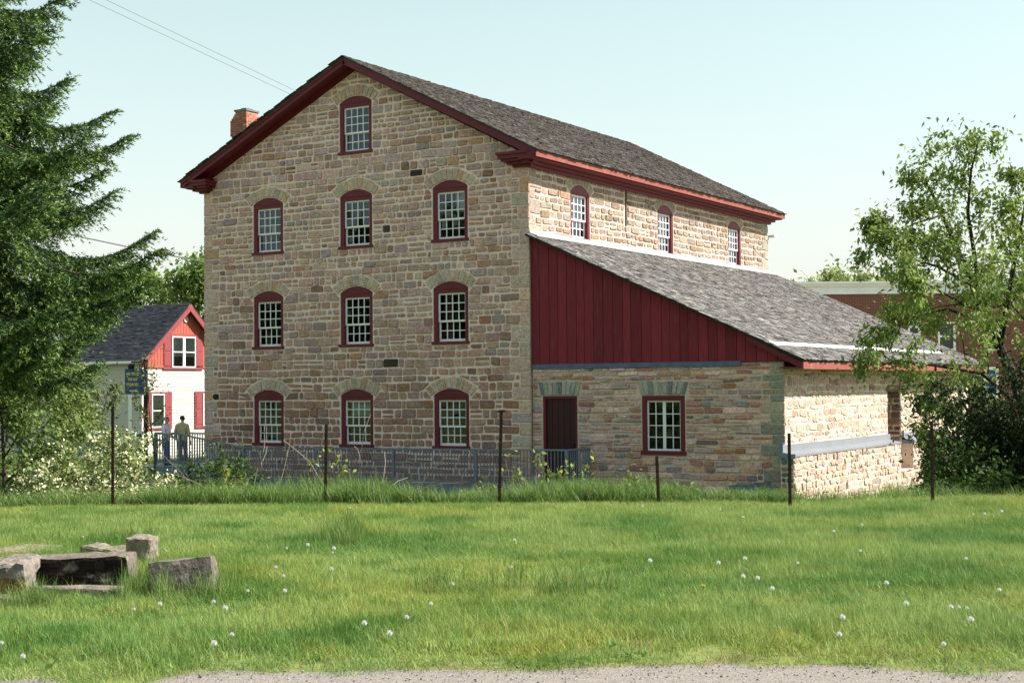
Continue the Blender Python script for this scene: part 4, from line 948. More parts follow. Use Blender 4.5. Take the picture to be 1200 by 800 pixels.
def tree(name, label, base, H, spread, seed, n, size, col, trunk_r=.16, nl=9, start=.28, sub=5, group=None, cat='tree', mat=None, spreadl=None, bark='bark', up=.55, droop=.3, sub2=3, prof=None, lean=(0, 0)):
    R_ = random.Random(seed); base = np.array(base, float); t = empty(name, base, label, cat, group)
    trunk = curve_pts(base-np.array([0, 0, .15]), (lean[0], lean[1], 1), H*.86, 8, R_, (0, 0, .2), .05); rad = list(np.linspace(trunk_r, trunk_r*.18, 9)); limbs = []
    for k in range(nl):
        f = start+(.97-start)*(k+R_.random()*.8)/nl; i = min(int(f*8), 7); p = trunk[i]+(trunk[i+1]-trunk[i])*(f*8-i)
        az = k*2.4+R_.uniform(-.5, .5); pr = (prof(f) if prof else math.sin(math.pi*min(1, .25+.75*(f-start)/(1-start)))**.7)
        L_ = spread*max(.25, pr)*R_.uniform(.8, 1.15); d = np.array([math.cos(az), math.sin(az), up+.5*f])
        limbs.append((curve_pts(p, d, L_, 5, R_, (0, 0, .15), .09), list(np.linspace(rad[i]*.55, .012, 6))))
    limbs.append((trunk[4:], rad[4:])); 
    s1 = twigs_of(limbs, R_, sub); s2 = twigs_of(s1, R_, sub2, .55)
    mb = MB()
    mb.tube(trunk, rad, 9)
    for q, r in limbs[:-1]: mb.tube(q, r, 6)
    for q, r in s1: mb.tube(q, r, 4)
    mb.build('trunk', MT[bark], t, smooth=True)
    leafy('crown', t, s1+s2, n, size, col, mat or MT['leaf'], R_, spread=spreadl or spread*.13, droop=droop)
    return t

# ------------------------------------------------------------------ trees
FG = (.15, .225, .055)
far = [(222, 276, 76, 2.6, FG), (180, 296, 84, 3.2, (.17, .235, .06)), (128, 300, 90, 3.6, (.135, .205, .052)), (70, 316, 88, 4., (.15, .215, .055)), (10, 320, 86, 4., (.065, .105, .028)), (-50, 330, 84, 4.2, FG)]
lab = ['round-topped green tree just behind the house ridge, against the mill corner', 'broad green tree behind the slate roof, its top near the low wire', 'green tree behind the house, seen past the spruce branch tips', 'green tree far behind the spruce, over the house roof end', 'dark green tree far behind the low spruce boughs', 'green tree far behind the spruce trunk']
for k, (px, py, d, sp, c) in enumerate(far):
    p = at(px, py, d); b = np.array([p[0], p[1], -1.4]); H = p[2]+1.4
    tree('broadleaf_tree', lab[k], b, H, sp*1.25, 60+k, 7000, .34, c, .2, 12, .15, 5, group='trees behind the house', spreadl=.55)
for k, (px, py, d, sp, c) in enumerate([(962, 304, 100, 2.6, (.29, .34, .12)), (1010, 298, 96, 3.0, (.27, .33, .11)), (1052, 304, 98, 2.6, (.28, .34, .115)), (1140, 306, 104, 3.2, (.12, .18, .05))]):  # paler leaf colours stand in for haze over the distance
    p = at(px, py, d); b = np.array([p[0], p[1], -1.6]); H = p[2]+1.6
    tree('street_tree', ['pale yellow-green treetop over the cornice end nearest the mill', 'tallest pale treetop rising over the white cornice', 'pale treetop over the cornice beside the box elder leaves', 'green treetop over the brick block behind the box elder'][k], b, H, sp*1.15, 80+k, 4200, .36, c, .2, 10, .45, 5, group='trees behind the brick block', spreadl=.5)

# small yellow-green tree under the spruce
p = at(62, 500, 33); tree('young_tree', 'young yellow-green tree in front of the house, below the spruce', (p[0], p[1], gzf(p[0], p[1])), 5.2, 1.45, 5, 9500, .11, (.175, .225, .06), .07, 12, .2, 6, spreadl=.24)
p = at(8, 500, 30); tree('young_tree', 'dense green young tree beneath the lowest spruce boughs', (p[0], p[1], gzf(p[0], p[1])), 4.6, 1.6, 6, 9000, .11, (.125, .18, .045), .07, 12, .2, 6, spreadl=.24)
p = at(98, 500, 36); tree('slender_sapling', 'slender sapling in front of the shaded house wall', (p[0], p[1], gzf(p[0], p[1])), 4.4, .75, 8, 1300, .10, (.13, .165, .05), .04, 9, .3, 4, spreadl=.2)
p = at(182, 520, 41); tree('slender_sapling', 'thin sparse sapling rising in front of the blue sign', (p[0], p[1], gzf(p[0], p[1])), 5.1, .75, 15, 420, .11, (.14, .17, .06), .035, 9, .35, 4, spreadl=.16)

# box elder on the right: limbs follow the photograph, spread in depth
def box_elder():
    R_ = random.Random(77); D0 = 26.0
    P = lambda x, y, dz=0.: at(x, y, D0+dz)
    base = P(1212, 560); base[2] = gzf(base[0], base[1])
    t = empty('box_elder', base, 'leaning box elder with dark forked trunk beside the annex', 'tree')
    def poly(pts, r0, r1): return ([np.array(q) for q in pts], list(np.linspace(r0, r1, len(pts))))
    main = [poly([base-np.array([0, 0, .2]), P(1204, 500), P(1190, 448), P(1172, 408), P(1152, 366), P(1140, 335)], .12, .065),
            poly([P(1140, 335), P(1122, 292, .3), P(1104, 252, .5), P(1090, 222, .6), P(1078, 200, .8)], .055, .012),
            poly([P(1150, 362), P(1142, 300, -.3), P(1134, 250, -.4), P(1138, 200, -.5), P(1148, 160, -.4)], .05, .010),
            poly([P(1172, 408), P(1185, 330, -.6), P(1196, 270, -.8), P(1204, 220, -1.)], .05, .012),
            poly([P(1190, 448), P(1220, 370, .8), P(1245, 290, 1.2), P(1260, 220, 1.4)], .06, .012),
            poly([P(1200, 480), P(1150, 437, -.4), P(1095, 428, -.7), P(1050, 422, -.9), P(1012, 436, -1.)], .04, .008),
            poly([P(1160, 380), P(1110, 362, .4), P(1068, 372, .6), P(1040, 392, .8)], .032, .008),
            poly([P(1140, 335), P(1098, 312, -.6), P(1056, 300, -.9), P(1022, 290, -1.)], .03, .007),
            poly([P(1104, 252, .5), P(1072, 262, .2), P(1044, 276, 0), P(1022, 272, 0)], .02, .006),
            poly([P(1152, 366), P(1118, 350, -1.), P(1080, 330, -1.5), P(1058, 320, -1.8)], .03, .007),
            poly([P(1152, 366), P(1190, 350, .8), P(1222, 330, 1.4), P(1250, 320, 1.8)], .03, .007),
            poly([P(1190, 448), P(1170, 400, -1.4), P(1180, 350, -2.2), P(1186, 310, -2.6)], .03, .007),
            poly([P(1200, 480), P(1160, 470, 1), P(1120, 468, 1.4), P(1090, 480, 1.6)], .03, .007),
            poly([P(1200, 500), P(1150, 505, -1), P(1115, 520, -1.4), P(1085, 548, -1.6)], .03, .007),
            poly([P(1204, 520), P(1235, 470, -1), P(1260, 430, -1.2), P(1280, 400, -1.4)], .03, .007)]
    mb = MB()
    for q, r in main: mb.tube(q, r, 7)
    s1 = []
    for q, r in main[1:]:
        s1 += twigs_of([(q, r)], R_, 9, .30, .25, .1, .18)
    s2 = twigs_of(s1, R_, 3, .7, .1)
    for q, r in s1: mb.tube(q, r, 4)
    mb.build('trunk', MT['darkbark'], t, smooth=True)
    leafy('crown', t, s1+s2, 22000, .112, (.19, .26, .06), MT['leaf'], R_, spread=.17, droop=.8, clump_var=.3, ratio=.42)
box_elder()
def bushy(name, label, base, rx, rz, n, size, col, seed, mat='leaf', nl=16, cat='shrub', group=None, spreadl=.2, flowers=None, bark='bark', droop=.2, outw=.6):
    R_ = random.Random(seed); base = np.array(base, float); t = empty(name, base, label, cat, group); limbs = []
    for k in range(nl):
        az = k*2.4+R_.uniform(-.4, .4); o = math.sqrt((k+.5)/nl); d = np.array([math.cos(az)*o*rx*outw*1.6, math.sin(az)*o*rx*outw*1.6, rz*(1.15-.55*o*o)])
        L_ = np.linalg.norm(d); limbs.append((curve_pts(base+np.array([math.cos(az), math.sin(az), 0])*.12*rx-np.array([0, 0, .05]), d, L_*R_.uniform(.75, 1.0), 6, R_, (0, 0, -.35*o), .07), list(np.linspace(.022, .005, 7))))
    s1 = twigs_of(limbs, R_, 6, .38, .15, .1, .2)
    mb = MB()
    for q, r in limbs: mb.tube(q, r, 5)
    for q, r in s1: mb.tube(q, r, 3)
    mb.build('stems', MT[bark], t, smooth=True)
    s2 = twigs_of(s1, R_, 2, .6, .1)
    leafy('foliage', t, s1+s2, n, size, col, MT[mat], R_, spread=spreadl, droop=droop)
    if flowers:
        nf, fs, fc = flowers; top = [(q, r) for q, r in s1+s2 if True]
        f = leafy('blossom', t, top, nf, fs, fc, MT['leaf'], R_, spread=spreadl*.55, droop=-.4, clump_var=.1, ratio=.9, tstart=.7, up=1.5)
    return t
# dark evergreen thicket under the box elder
for k, (px, d, rx, rz, l_) in enumerate([(1168, 24.2, .95, 2.6, 'dark evergreen shrub against the box elder trunk'), (1225, 23.6, 1.3, 3.1, 'largest dark evergreen shrub, right of the box elder trunk')]):
    p = at(px, 560, d); bushy('evergreen_shrub', l_, (p[0], p[1], gzf(p[0], p[1])), rx, rz, 24000, .075, (.030, .047, .015), 90+k, nl=22, spreadl=.24, bark='darkbark', group='evergreen thicket', droop=.1)
for k, (px, d, rx, rz, l_) in enumerate([(1118, 23.0, .6, 1.35, 'light green leafy shrub beside the last fence post, by the thicket'), (1150, 22.8, .6, 1.0, 'low light green shrub at the foot of the evergreen thicket')]):
    p = at(px, 560, d); bushy('leafy_shrub', l_, (p[0], p[1], gzf(p[0], p[1])), rx, rz, 2600, .09, (.09, .15, .035), 97+k, nl=12, spreadl=.15)
# flowering shrub at the left
CR = (.80, .78, .52)
for k, (px, d, rx, rz, n, nf, l_) in enumerate([(118, 24.0, 1.3, 2.0, 12000, 7500, 'tall shrub covered in creamy blossom by the rusty post'), (38, 24.5, 1.1, 1.4, 7500, 4200, 'lower blossoming shrub on the shaded side of the spruce'), (176, 24.3, .7, 1.05, 3200, 2400, 'small blossoming shrub leaning towards the ramp')]):
    p = at(px, 580, d); bushy('flowering_shrub', l_, (p[0], p[1], gzf(p[0], p[1])), rx, rz, n, (.075), (.15, .20, .055), 100+k, nl=20, spreadl=.17, flowers=(nf, .05, CR), group='blossoming shrubs')
# undergrowth in the hollow
for k, (px, d, rx, rz, n, c, l_) in enumerate([(215, 31., 1.2, 2.0, 6500, (.06, .10, .025), 'dark green undergrowth below the visitors on the ramp'), (262, 33., 1.2, 1.75, 5500, (.05, .09, .022), 'dark green undergrowth under the sloping ramp rail'), (300, 28., .9, 1.5, 3600, (.07, .115, .03), 'low green shrub in front of the ramp corner post'),
        (172, 30., .9, 1.75, 3200, (.10, .14, .04), 'yellow-green shrub between the blossoming shrubs and the house'), (655, 24.6, .75, 1.25, 3600, (.095, .155, .035), 'leafy green shrub below the door, at the railing end'), (725, 23.6, .85, 1.05, 4200, (.10, .165, .035), 'leafy green shrub below the casement window'), (455, 27., .6, 1.35, 2200, (.085, .14, .03), 'low leafy weed clump in front of the middle window')]):
    p = at(px, 560, d); bushy('leafy_shrub', l_, (p[0], p[1], gzf(p[0], p[1])-.02), rx, rz, n, .10 if d > 26 else .085, c, 120+k, nl=14, spreadl=.2, group='undergrowth in the hollow')
weedl = ['beside the ramp shrub', 'in front of the ramp corner post', 'right of the dead canes by the ramp', 'under the first mill window', 'beside the second rusty post', 'before the middle of the walkway', 'left of the capped rusty post', 'right of the capped rusty post', 'beneath the door railing', 'left of the short post', 'right of the short post']
for k, (px, d, h_) in enumerate([(205, 22.6, .5), (292, 23.4, .6), (322, 22.8, .45), (350, 23.8, .7), (402, 22.4, .5), (480, 23.5, .6), (545, 22.6, .55), (610, 23.2, .6), (668, 22.4, .55), (745, 22.0, .5), (800, 22.2, .4)]):
    p = at(px, 580, d); bushy('weed_clump', 'green leafy weed clump '+weedl[k], (p[0], p[1], gzf(p[0], p[1])-.02), .38, h_+.1, 800, .075, (.12+.05*rng.random(), .20, .045), 300+k, nl=9, spreadl=.12, group='weeds along the fence line', cat='weed')
for k, (px, py, d, l_) in enumerate([(395, 525, 25., 'yellow-leaved seedling beside the second rusty post'), (268, 545, 27., 'yellow-leaved seedling in front of the ramp corner'), (610, 535, 25.5, 'thin yellow-leaved seedling left of the door, before the railing'), (675, 532, 25.2, 'yellow-leaved seedling in front of the door railing')]):
    q = at(px, py, d); g = gzf(q[0], q[1]); R_ = random.Random(150+k); t = empty('seedling', (q[0], q[1], g), l_, 'plant', 'yellow-leaved seedlings')
    st = []; mb = MB()
    for j in range(4):
        a = np.array([q[0], q[1], g-.05])+np.array([R_.uniform(-.3, .3), R_.uniform(-.3, .3), 0]); e = q+np.array([R_.uniform(-.35, .35), R_.uniform(-.35, .35), R_.uniform(-.35, .05)])
        pts = curve_pts(a, e-a, np.linalg.norm(e-a), 6, R_, (0, 0, 0), .05); st.append((pts, [.008]*7)); mb.tube(pts, [.009, .008, .007, .006, .005, .004, .003], 4)
    mb.build('stems', MT['twig'], t); tw = twigs_of(st, R_, 4, .22, .2, .1, .6); leafy('foliage', t, tw, 90, .10, (.22, .25, .05), MT['leaf'], R_, spread=.08, ratio=.7)
# dead brambles
for k, (px, d, n, w, h, l_) in enumerate([(245, 24.2, 22, 1.0, 1.5, 'tangle of pale dead canes arching before the ramp'), (425, 24.4, 24, .75, 1.6, 'tangle of pale dead canes beside the second rusty post'), (520, 25, 9, .9, 1.35, 'few dead canes standing before the middle of the railing')]):
    q = at(px, 580, d); g = gzf(q[0], q[1]); R_ = random.Random(170+k); mb = MB()
    for j in range(n):
        a = np.array([q[0], q[1], g-.03])+np.append(R2*R_.uniform(-w, w)*.8, 0)+np.append(F2*R_.uniform(-.3, .3), 0)
        d_ = np.append(R2*R_.uniform(-1, 1), 0)*1.0+np.array([0, 0, R_.uniform(.8, 1.6)]); L_ = R_.uniform(.9, 1.9)*h
        pts = curve_pts(a, d_, L_, 9, R_, (0, 0, -R_.uniform(.6, 2.0)), .10); mb.tube(pts, list(np.linspace(.012, .005, 10)), 4)
        for s in range(2): i = R_.randint(3, 7); mb.tube(curve_pts(pts[i], pts[i]-pts[i-1]+np.array([R_.gauss(0, .06) for _ in range(3)]), R_.uniform(.2, .5), 4, R_, (0, 0, 0), .2), [.006, .005, .004, .004, .003], 3)
    o = mb.build('bramble', MT['twig']); tag(o, l_, 'bramble', 'dead canes')

# ------------------------------------------------------------------ spruce
def spruce():
    R_ = random.Random(5); b = at(-92, 560, 20.0); base = np.array([b[0], b[1], gzf(b[0], b[1])]); H = 12.0
    t = empty('spruce_tree', base, 'big dark spruce with layered drooping boughs reaching over the shrubs', 'tree')
    tr = [base+np.array([0, 0, z-.2]) for z in np.linspace(0, H, 10)]; mb = MB(); mb.tube(tr, list(np.linspace(.22, .02, 10)), 9)
    A0, D0, U0, L0 = [], [], [], []
    def rad(z): return 3.35-(z-3.9)*.43 if z > 3.9 else 3.35-(3.9-z)*.75
    z = 2.35; k = 0
    while z < H-.3:
        nb = 8 if z < 8 else 5
        for j in range(nb):
            az = k*.7+j*2*math.pi/nb+R_.uniform(-.25, .25); zz = z+R_.uniform(-.11, .11); L_ = max(.25, rad(zz)*R_.uniform(.80, 1.16))
            o = np.array([math.cos(az), math.sin(az), 0]); n = 14; p = base+np.array([0, 0, zz]); pts = [p.copy()]; dz0 = R_.uniform(-.10, .12)
            for i in range(n):
                f = (i+.5)/n; slope = dz0-.40*math.sin(math.pi*min(1, f*1.25))+.85*max(0, f-.58)*2.0
                d = unit(o+np.array([0, 0, slope])); p = p+d*L_/n*.97; pts.append(p.copy())
            mb.tube(pts, list(np.linspace(.035*L_/3, .006, n+1)), 5)
            sd = np.array([-math.sin(az), math.cos(az), 0]); vis = np.dot(o[:2], R2) > -.55
            step = .040 if vis else .10; s = .12*L_
            while s < L_*.99:
                f = s/L_; i = min(int(f*n), n-1); q = pts[i]+(pts[i+1]-pts[i])*(f*n-i); dd_ = unit(pts[i+1]-pts[i])
                tl = min(.66, .85*(1-f)+.25)*R_.uniform(.7, 1.15)*min(1, L_/2)
                for sg_ in (-1, 1):
                    dv = unit(dd_*R_.uniform(.55, .9)+sd*sg_*R_.uniform(.5, .9)+np.array([0, 0, R_.uniform(-.50, .12)]))
                    A0.append(q); D0.append(dv); L0.append(tl)
                    if tl > .22:
                        for m_ in range(int(tl/.11)):
                            q2 = q+dv*tl*(m_+.6)/(tl/.11); s2 = unit(np.cross(dv, (0, 0, 1)))*R_.choice((-1, 1))
                            A0.append(q2); D0.append(unit(dv*.7+s2*.6+np.array([0, 0, R_.uniform(-.5, .1)]))); L0.append(tl*R_.uniform(.25, .5))
                s += step*R_.uniform(.8, 1.3)
            A0.append(pts[-2]); D0.append(unit(pts[-1]-pts[-2])); L0.append(.28)
        z += R_.uniform(.40, .50); k += 1
    mb.build('trunk', MT['darkbark'], t, smooth=True)
    A = np.array(A0); Dv = np.array(D0); Ln = np.array(L0); nt_ = len(A)
    cnt = np.maximum(3, (Ln/.0145).astype(int)); idx = np.repeat(np.arange(nt_), cnt); n = len(idx)
    f = nr.random(n); sag = -.25*f*f*Ln[idx]
    P = A[idx]+Dv[idx]*(f*Ln[idx])[:, None]; P[:, 2] += sag
    v = nr.normal(0, 1, (n, 3)); v -= (v*Dv[idx]).sum(1)[:, None]*Dv[idx]; v = unit(v); v[:, 2] += .25
    ax = unit(Dv[idx]*.85+v*.75); sd = unit(np.cross(ax, nr.normal(0, 1, (n, 3)))); L_ = nr.uniform(.042, .070, n)[:, None]; W_ = .0095
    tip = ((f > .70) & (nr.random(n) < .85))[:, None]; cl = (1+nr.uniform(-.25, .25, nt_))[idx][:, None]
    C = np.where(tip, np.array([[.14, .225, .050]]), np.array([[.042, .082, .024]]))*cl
    V = np.stack([P-sd*W_, P+sd*W_, P+ax*L_], 1).reshape(-1, 3); Fc = np.arange(n*3).reshape(-1, 3)
    print('spruce needles', n)
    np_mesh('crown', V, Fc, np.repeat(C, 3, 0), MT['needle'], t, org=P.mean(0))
spruce()
print('trees', round(time.time()-_T0, 1))

# woodland across the track, behind the camera (seen only as the dark skyline in the panes)
def woodland():
    n = 30000; l = nr.uniform(-130, 110, n); top = 9+9*vn(l*.07+3, l*0+1.5)+4*vn(l*.35, l*0+8.1)
    c = np.array([-6.0, 0])+np.array([-.525, -.851])*105; e = np.array([.851, -.525]); f_ = np.array([-.525, -.851])
    d = nr.random(n)*12-(l/60)**2*8; z = np.minimum(top*np.sqrt(nr.random(n))*nr.uniform(.5, 1, n)*1.15, top)
    P = np.stack([c[0]+l*e[0]+d*f_[0], c[1]+l*e[1]+d*f_[1], z], -1)
    V, Fc, Cv = leaf_geo(P, nr.normal(0, 1, (n, 3)), nr.normal(0, 1, (n, 3)), nr.uniform(1.1, 2.2, n), nr.uniform(.9, 1.6, n), leaf_cols(n, (.05, .085, .025)))
    o = np_mesh('woodland', V, Fc, Cv, MT['leaf']); tag(o, 'distant belt of woodland across the gravel track', 'woodland', kind='stuff')
woodland()

# ------------------------------------------------------------------ fence posts
def tpost(px, py0, py1, label, lean, cap=False):
    q = onz(px, py1); g = gzf(q[0], q[1]); q[2] = g; d, l = dl(q[0], q[1]); h = (py1-py0)/FPX*d*1.02; mb = MB()
    ax = np.array([R2[0]*lean, R2[1]*lean, 1.]); ax /= np.linalg.norm(ax); r_ = np.array([R2[0], R2[1], 0]); f_ = np.array([F2[0], F2[1], 0]); o = q-ax*.25
    mb.obox(o-r_*.022, r_*.044, f_*.008, ax*(h+.25)); mb.obox(o-r_*.004+f_*.008, r_*.008, f_*.035, ax*(h+.25))
    for k in range(int(h/.055)): mb.obox(q+ax*(k*.055+.03)-r_*.008-f_*.009, r_*.016, f_*.010, ax*.018)
    p = mb.build('fence_post', MT['rust'], org=q); tag(p, label, 'fence post', 'rusty steel fence posts')
    if cap:
        c = MB(); e = q+ax*h; c.obox(e-r_*.06-f_*.03-ax*.015, r_*.12+ax*.008, f_*.05, ax*.028); c.build('insulator', MT['black'], p)
tpost(132, 480, 597, 'tall rusty steel fence post in front of the blossoming shrub', .0)
tpost(381, 499, 592, 'rusty steel fence post among dead canes before the railing', .02)
tpost(585, 484, 593, 'rusty steel fence post with a black cap piece before the railing', .03, True)
tpost(772, 535, 592, 'short steel fence post below the casement window', -.03)
tpost(926, 507, 596, 'steel fence post at the annex corner', .0)
tpost(1093, 496, 592, 'steel fence post beside the dark evergreen thicket', .005)

# ------------------------------------------------------------------ tumbled stones on the lawn
def rock(name, label, px, py, w, dp, h, rot, col, seed, tilt=(0, 0), rough=.03, z=0., cat='stone block', sub=8, group=None, sharp=.0, cols=None):
    q = onz(px, py); R_ = random.Random(seed); n = sub; V = []; Fc = []; Cc = []; key = {}
    def vert(i, j, k):
        s = (i, j, k)
        if s not in key:
            p = Vector((i/n-.5, j/n-.5, k/n)); e = sum(1 for t in (i, j, k) if t in (0, n)); sh = 1-(.05 if e == 2 else .10 if e == 3 else 0)*(1-sharp)
            p = Vector((p.x*sh, p.y*sh, .5+(p.z-.5)*sh)); v = Vector((p.x*w, p.y*dp, p.z*h)); nz = noise.noise_vector(v*5.5+Vector((seed*3.1, 0, 0)))+.5*noise.noise_vector(v*14+Vector((0, seed*2.7, 0)))+.35*noise.noise_vector(v*34+Vector((0, 0, seed*1.7)))
            v += nz*rough; key[s] = len(V); V.append(v)
        return key[s]
    for a in range(n):
        for b in range(n):
            for f in (((a, b, n), (a+1, b, n), (a+1, b+1, n), (a, b+1, n)), ((a, b, 0), (a, b+1, 0), (a+1, b+1, 0), (a+1, b, 0)), ((a, 0, b), (a+1, 0, b), (a+1, 0, b+1), (a, 0, b+1)), ((a, n, b), (a, n, b+1), (a+1, n, b+1), (a+1, n, b)), ((0, a, b), (0, a, b+1), (0, a+1, b+1), (0, a+1, b)), ((n, a, b), (n, a+1, b), (n, a+1, b+1), (n, a, b+1))):
                Fc.append([vert(*c) for c in f]); k = R_.uniform(.8, 1.2); cc = col
                if cols: cc = cols(f, n)
                Cc.append(tuple(min(1, x*k) for x in cc))
    ang = math.atan2(R2[1], R2[0])+rot; Mx = Matrix.Rotation(ang, 3, 'Z') @ Matrix.Rotation(tilt[0], 3, 'X') @ Matrix.Rotation(tilt[1], 3, 'Y')
    mb = MB(); P = [np.array(Mx @ v)+np.array([q[0], q[1], gzf(q[0], q[1])+z]) for v in V]; mb.v = [tuple(p) for p in P]; mb.f = [tuple(f) for f in Fc]; mb.c = Cc
    o = mb.build(name, MT['rock'], org=(q[0], q[1], gzf(q[0], q[1])+z)); tag(o, label, cat, group); return o
darkface = lambda f, n: (.020, .015, .013) if all(v[1] == 0 for v in f) else (.19, .165, .135)  # front face near black: shade painted in over damp, lichened stone
rock('stone_block', 'long hewn stone block in the grass, front face coloured dark for shade and damp', 99, 688, .84, .42, .30, .05, (.2, .17, .15), 3, (0.0, -.02), .016, -.02, cols=darkface, sharp=.6, sub=9)
rock('stone_slab', 'thin pale slab lying in front of the dark-fronted block', 98, 699, .74, .22, .12, .04, (.22, .19, .16), 4, (0, .02), .012, -.03, cat='stone slab', sharp=.5)
rock('stone_block', 'small pale upright stone at the far corner of the dark-fronted block', 166, 664, .25, .26, .32, -.1, (.27, .235, .185), 6, (.05, .06), .02, -.03)
rock('stone_block', 'grey weathered sloping stone block with split grain', 217, 697, .53, .30, .33, .10, (.19, .165, .145), 7, (-.10, -.10), .016, -.03, sharp=.5)
rustc = lambda f, n: (.20, .085, .05) if (all(v[1] == 0 for v in f) and all(v[2] <= n*.7 for v in f)) else (.25, .22, .19)
rock('stone_block', 'rough grey stone with rust-red front at the tumbled wall', 12, 694, .46, .4, .33, -.05, (.3, .27, .24), 8, (.04, -.05), .045, -.04, cols=rustc)
rock('stone_slab', 'flat pale stone sunk in grass behind the rust-red stone', 30, 650, .7, .35, .10, .2, (.26, .23, .18), 9, (.05, 0), .03, -.03, cat='stone slab')
rock('stone_block', 'low pale stone behind the dark-fronted block', 122, 657, .40, .3, .17, -.2, (.26, .225, .175), 10, (0, .05), .03, -.03)
rock('stone_block', 'dark low stone at the foot of the rust-red stone', 2, 708, .44, .3, .10, .1, (.13, .11, .095), 12, (0, .05), .03, -.02)

# ------------------------------------------------------------------ dandelions
HEADS = [(360.7, 638.3), (391.3, 642), (389.7, 647), (388.7, 665.7), (323.3, 664), (332.3, 673.7), (333.7, 690.3), (336, 642.3), (378.3, 613.3), (603, 630), (599, 661.3), (476.7, 722), (456.7, 741.3), (427, 729.3), (530, 682.3), (505, 705.7), (410, 597),
    (1008, 647.5), (935, 662.5), (871, 676), (905, 689), (842, 659.6), (873, 655), (761.7, 655.4), (1132, 657.5), (1039, 685), (1062, 706), (1171, 693.8), (1114.6, 710), (1124, 710.4), (1133, 712), (1138, 725), (987.5, 722), (983.8, 742.5), (1106, 753.8), (888, 677.5), (843.8, 594), (753, 592), (871, 603.8), (977, 620.8), (1010, 614), (1154, 604), (1174, 601), (1141, 604),
    (97, 629.5), (290.5, 690.5), (250.5, 702.5), (187.5, 705), (157, 710.8), (272, 742.8), (250.8, 753), (2, 752.5), (264, 710), (27, 768)]
def dandelions():
    n = 60; i = np.arange(n)+.5; ph = np.arccos(1-2*i/n); th = math.pi*(1+5**.5)*i; Dn = np.stack([np.cos(th)*np.sin(ph), np.sin(th)*np.sin(ph), np.cos(ph)], -1)
    r = .0175; side = unit(np.cross(Dn, nr.normal(0, 1, (n, 3)))); V = np.stack([Dn*.004, Dn*r*.9+side*.0030, Dn*r*1.15, Dn*r*.9-side*.0030], 1).reshape(-1, 3)
    k = (np.arange(n)*4)[:, None]; Fc = np.concatenate([k+np.array([[0, 1, 2]]), k+np.array([[0, 2, 3]])]); st = []
    proto = None
    for j, (x, y) in enumerate(HEADS):
        h = rng.uniform(.10, .165); q = onz(x, y, h); g = gzf(q[0], q[1]); q[2] = g+h; s = rng.uniform(.6, 1.15)
        dq = dl(q[0], q[1]); e_ = float(dq[0]-track_edge(dq[1]))
        if x < 300 and y < 722: lb_ = 'white dandelion seed head beside the tumbled stone blocks'
        elif e_ < 1.6: lb_ = 'white dandelion seed head in the short grass by the gravel track'
        elif dq[0] > 17.5: lb_ = 'white dandelion seed head in the lawn close to the fence line'
        elif 1100 < x < 1145 and 705 < y < 730: lb_ = 'white dandelion seed head in the close cluster on the lawn'
        elif 300 < x < 400: lb_ = 'white dandelion seed head near the dark tall tuft of grass'
        else: lb_ = 'white dandelion seed head alone in the middle of the lawn'
        root = empty('dandelion_clock', (q[0], q[1], g), lb_, 'dandelion', 'dandelion seed heads in the lawn')
        if proto is None:
            hd = np_mesh('seed_head', V, Fc, np.full((len(V), 3), .66), MT['dandelion'], root, org=(0, 0, 0)); mb = MB(); mb.tube([(0, 0, 0), (.006, .003, .5), (0, 0, 1)], [.0024, .002, .0018], 5, (.24, .29, .10)); sk = mb.build('stalk', MT['leaf'], root, org=(0, 0, 0)); proto = (hd, sk)
        else:
            hd, sk = proto[0].copy(), proto[1].copy(); COL.objects.link(hd); COL.objects.link(sk); hd.parent = root; sk.parent = root
        hd.location = (0, 0, h); hd.scale = (s, s, s); sk.location = (0, 0, -.02); sk.scale = (1, 1, h+.02)
    q = onz(824, 686, .12); g = gzf(q[0], q[1]); root = empty('dandelion_flower', (q[0], q[1], g), 'single yellow dandelion flower in the lawn', 'dandelion')
    mb = MB(); mb.tube([(q[0], q[1], g-.02), (q[0], q[1], g+.12)], .003, 5, (.16, .17, .07)); mb.build('stalk', MT['leaf'], root)
    n = 60; a = nr.uniform(0, 6.28, n); e = nr.uniform(.1, .9, n); Dn = np.stack([np.cos(a)*np.cos(e), np.sin(a)*np.cos(e), np.sin(e)], -1); c = np.array([q[0], q[1], g+.12])
    V2, F2_, C2 = leaf_geo(np.repeat(c[None], n, 0), Dn, nr.normal(0, 1, (n, 3))+np.array([0, 0, 2]), np.full(n, .022), np.full(n, .007), np.tile(np.array([[.75, .52, .02]]), (n, 1))); np_mesh('petals', V2, F2_, C2, MT['leaf'], root, org=c)
dandelions()

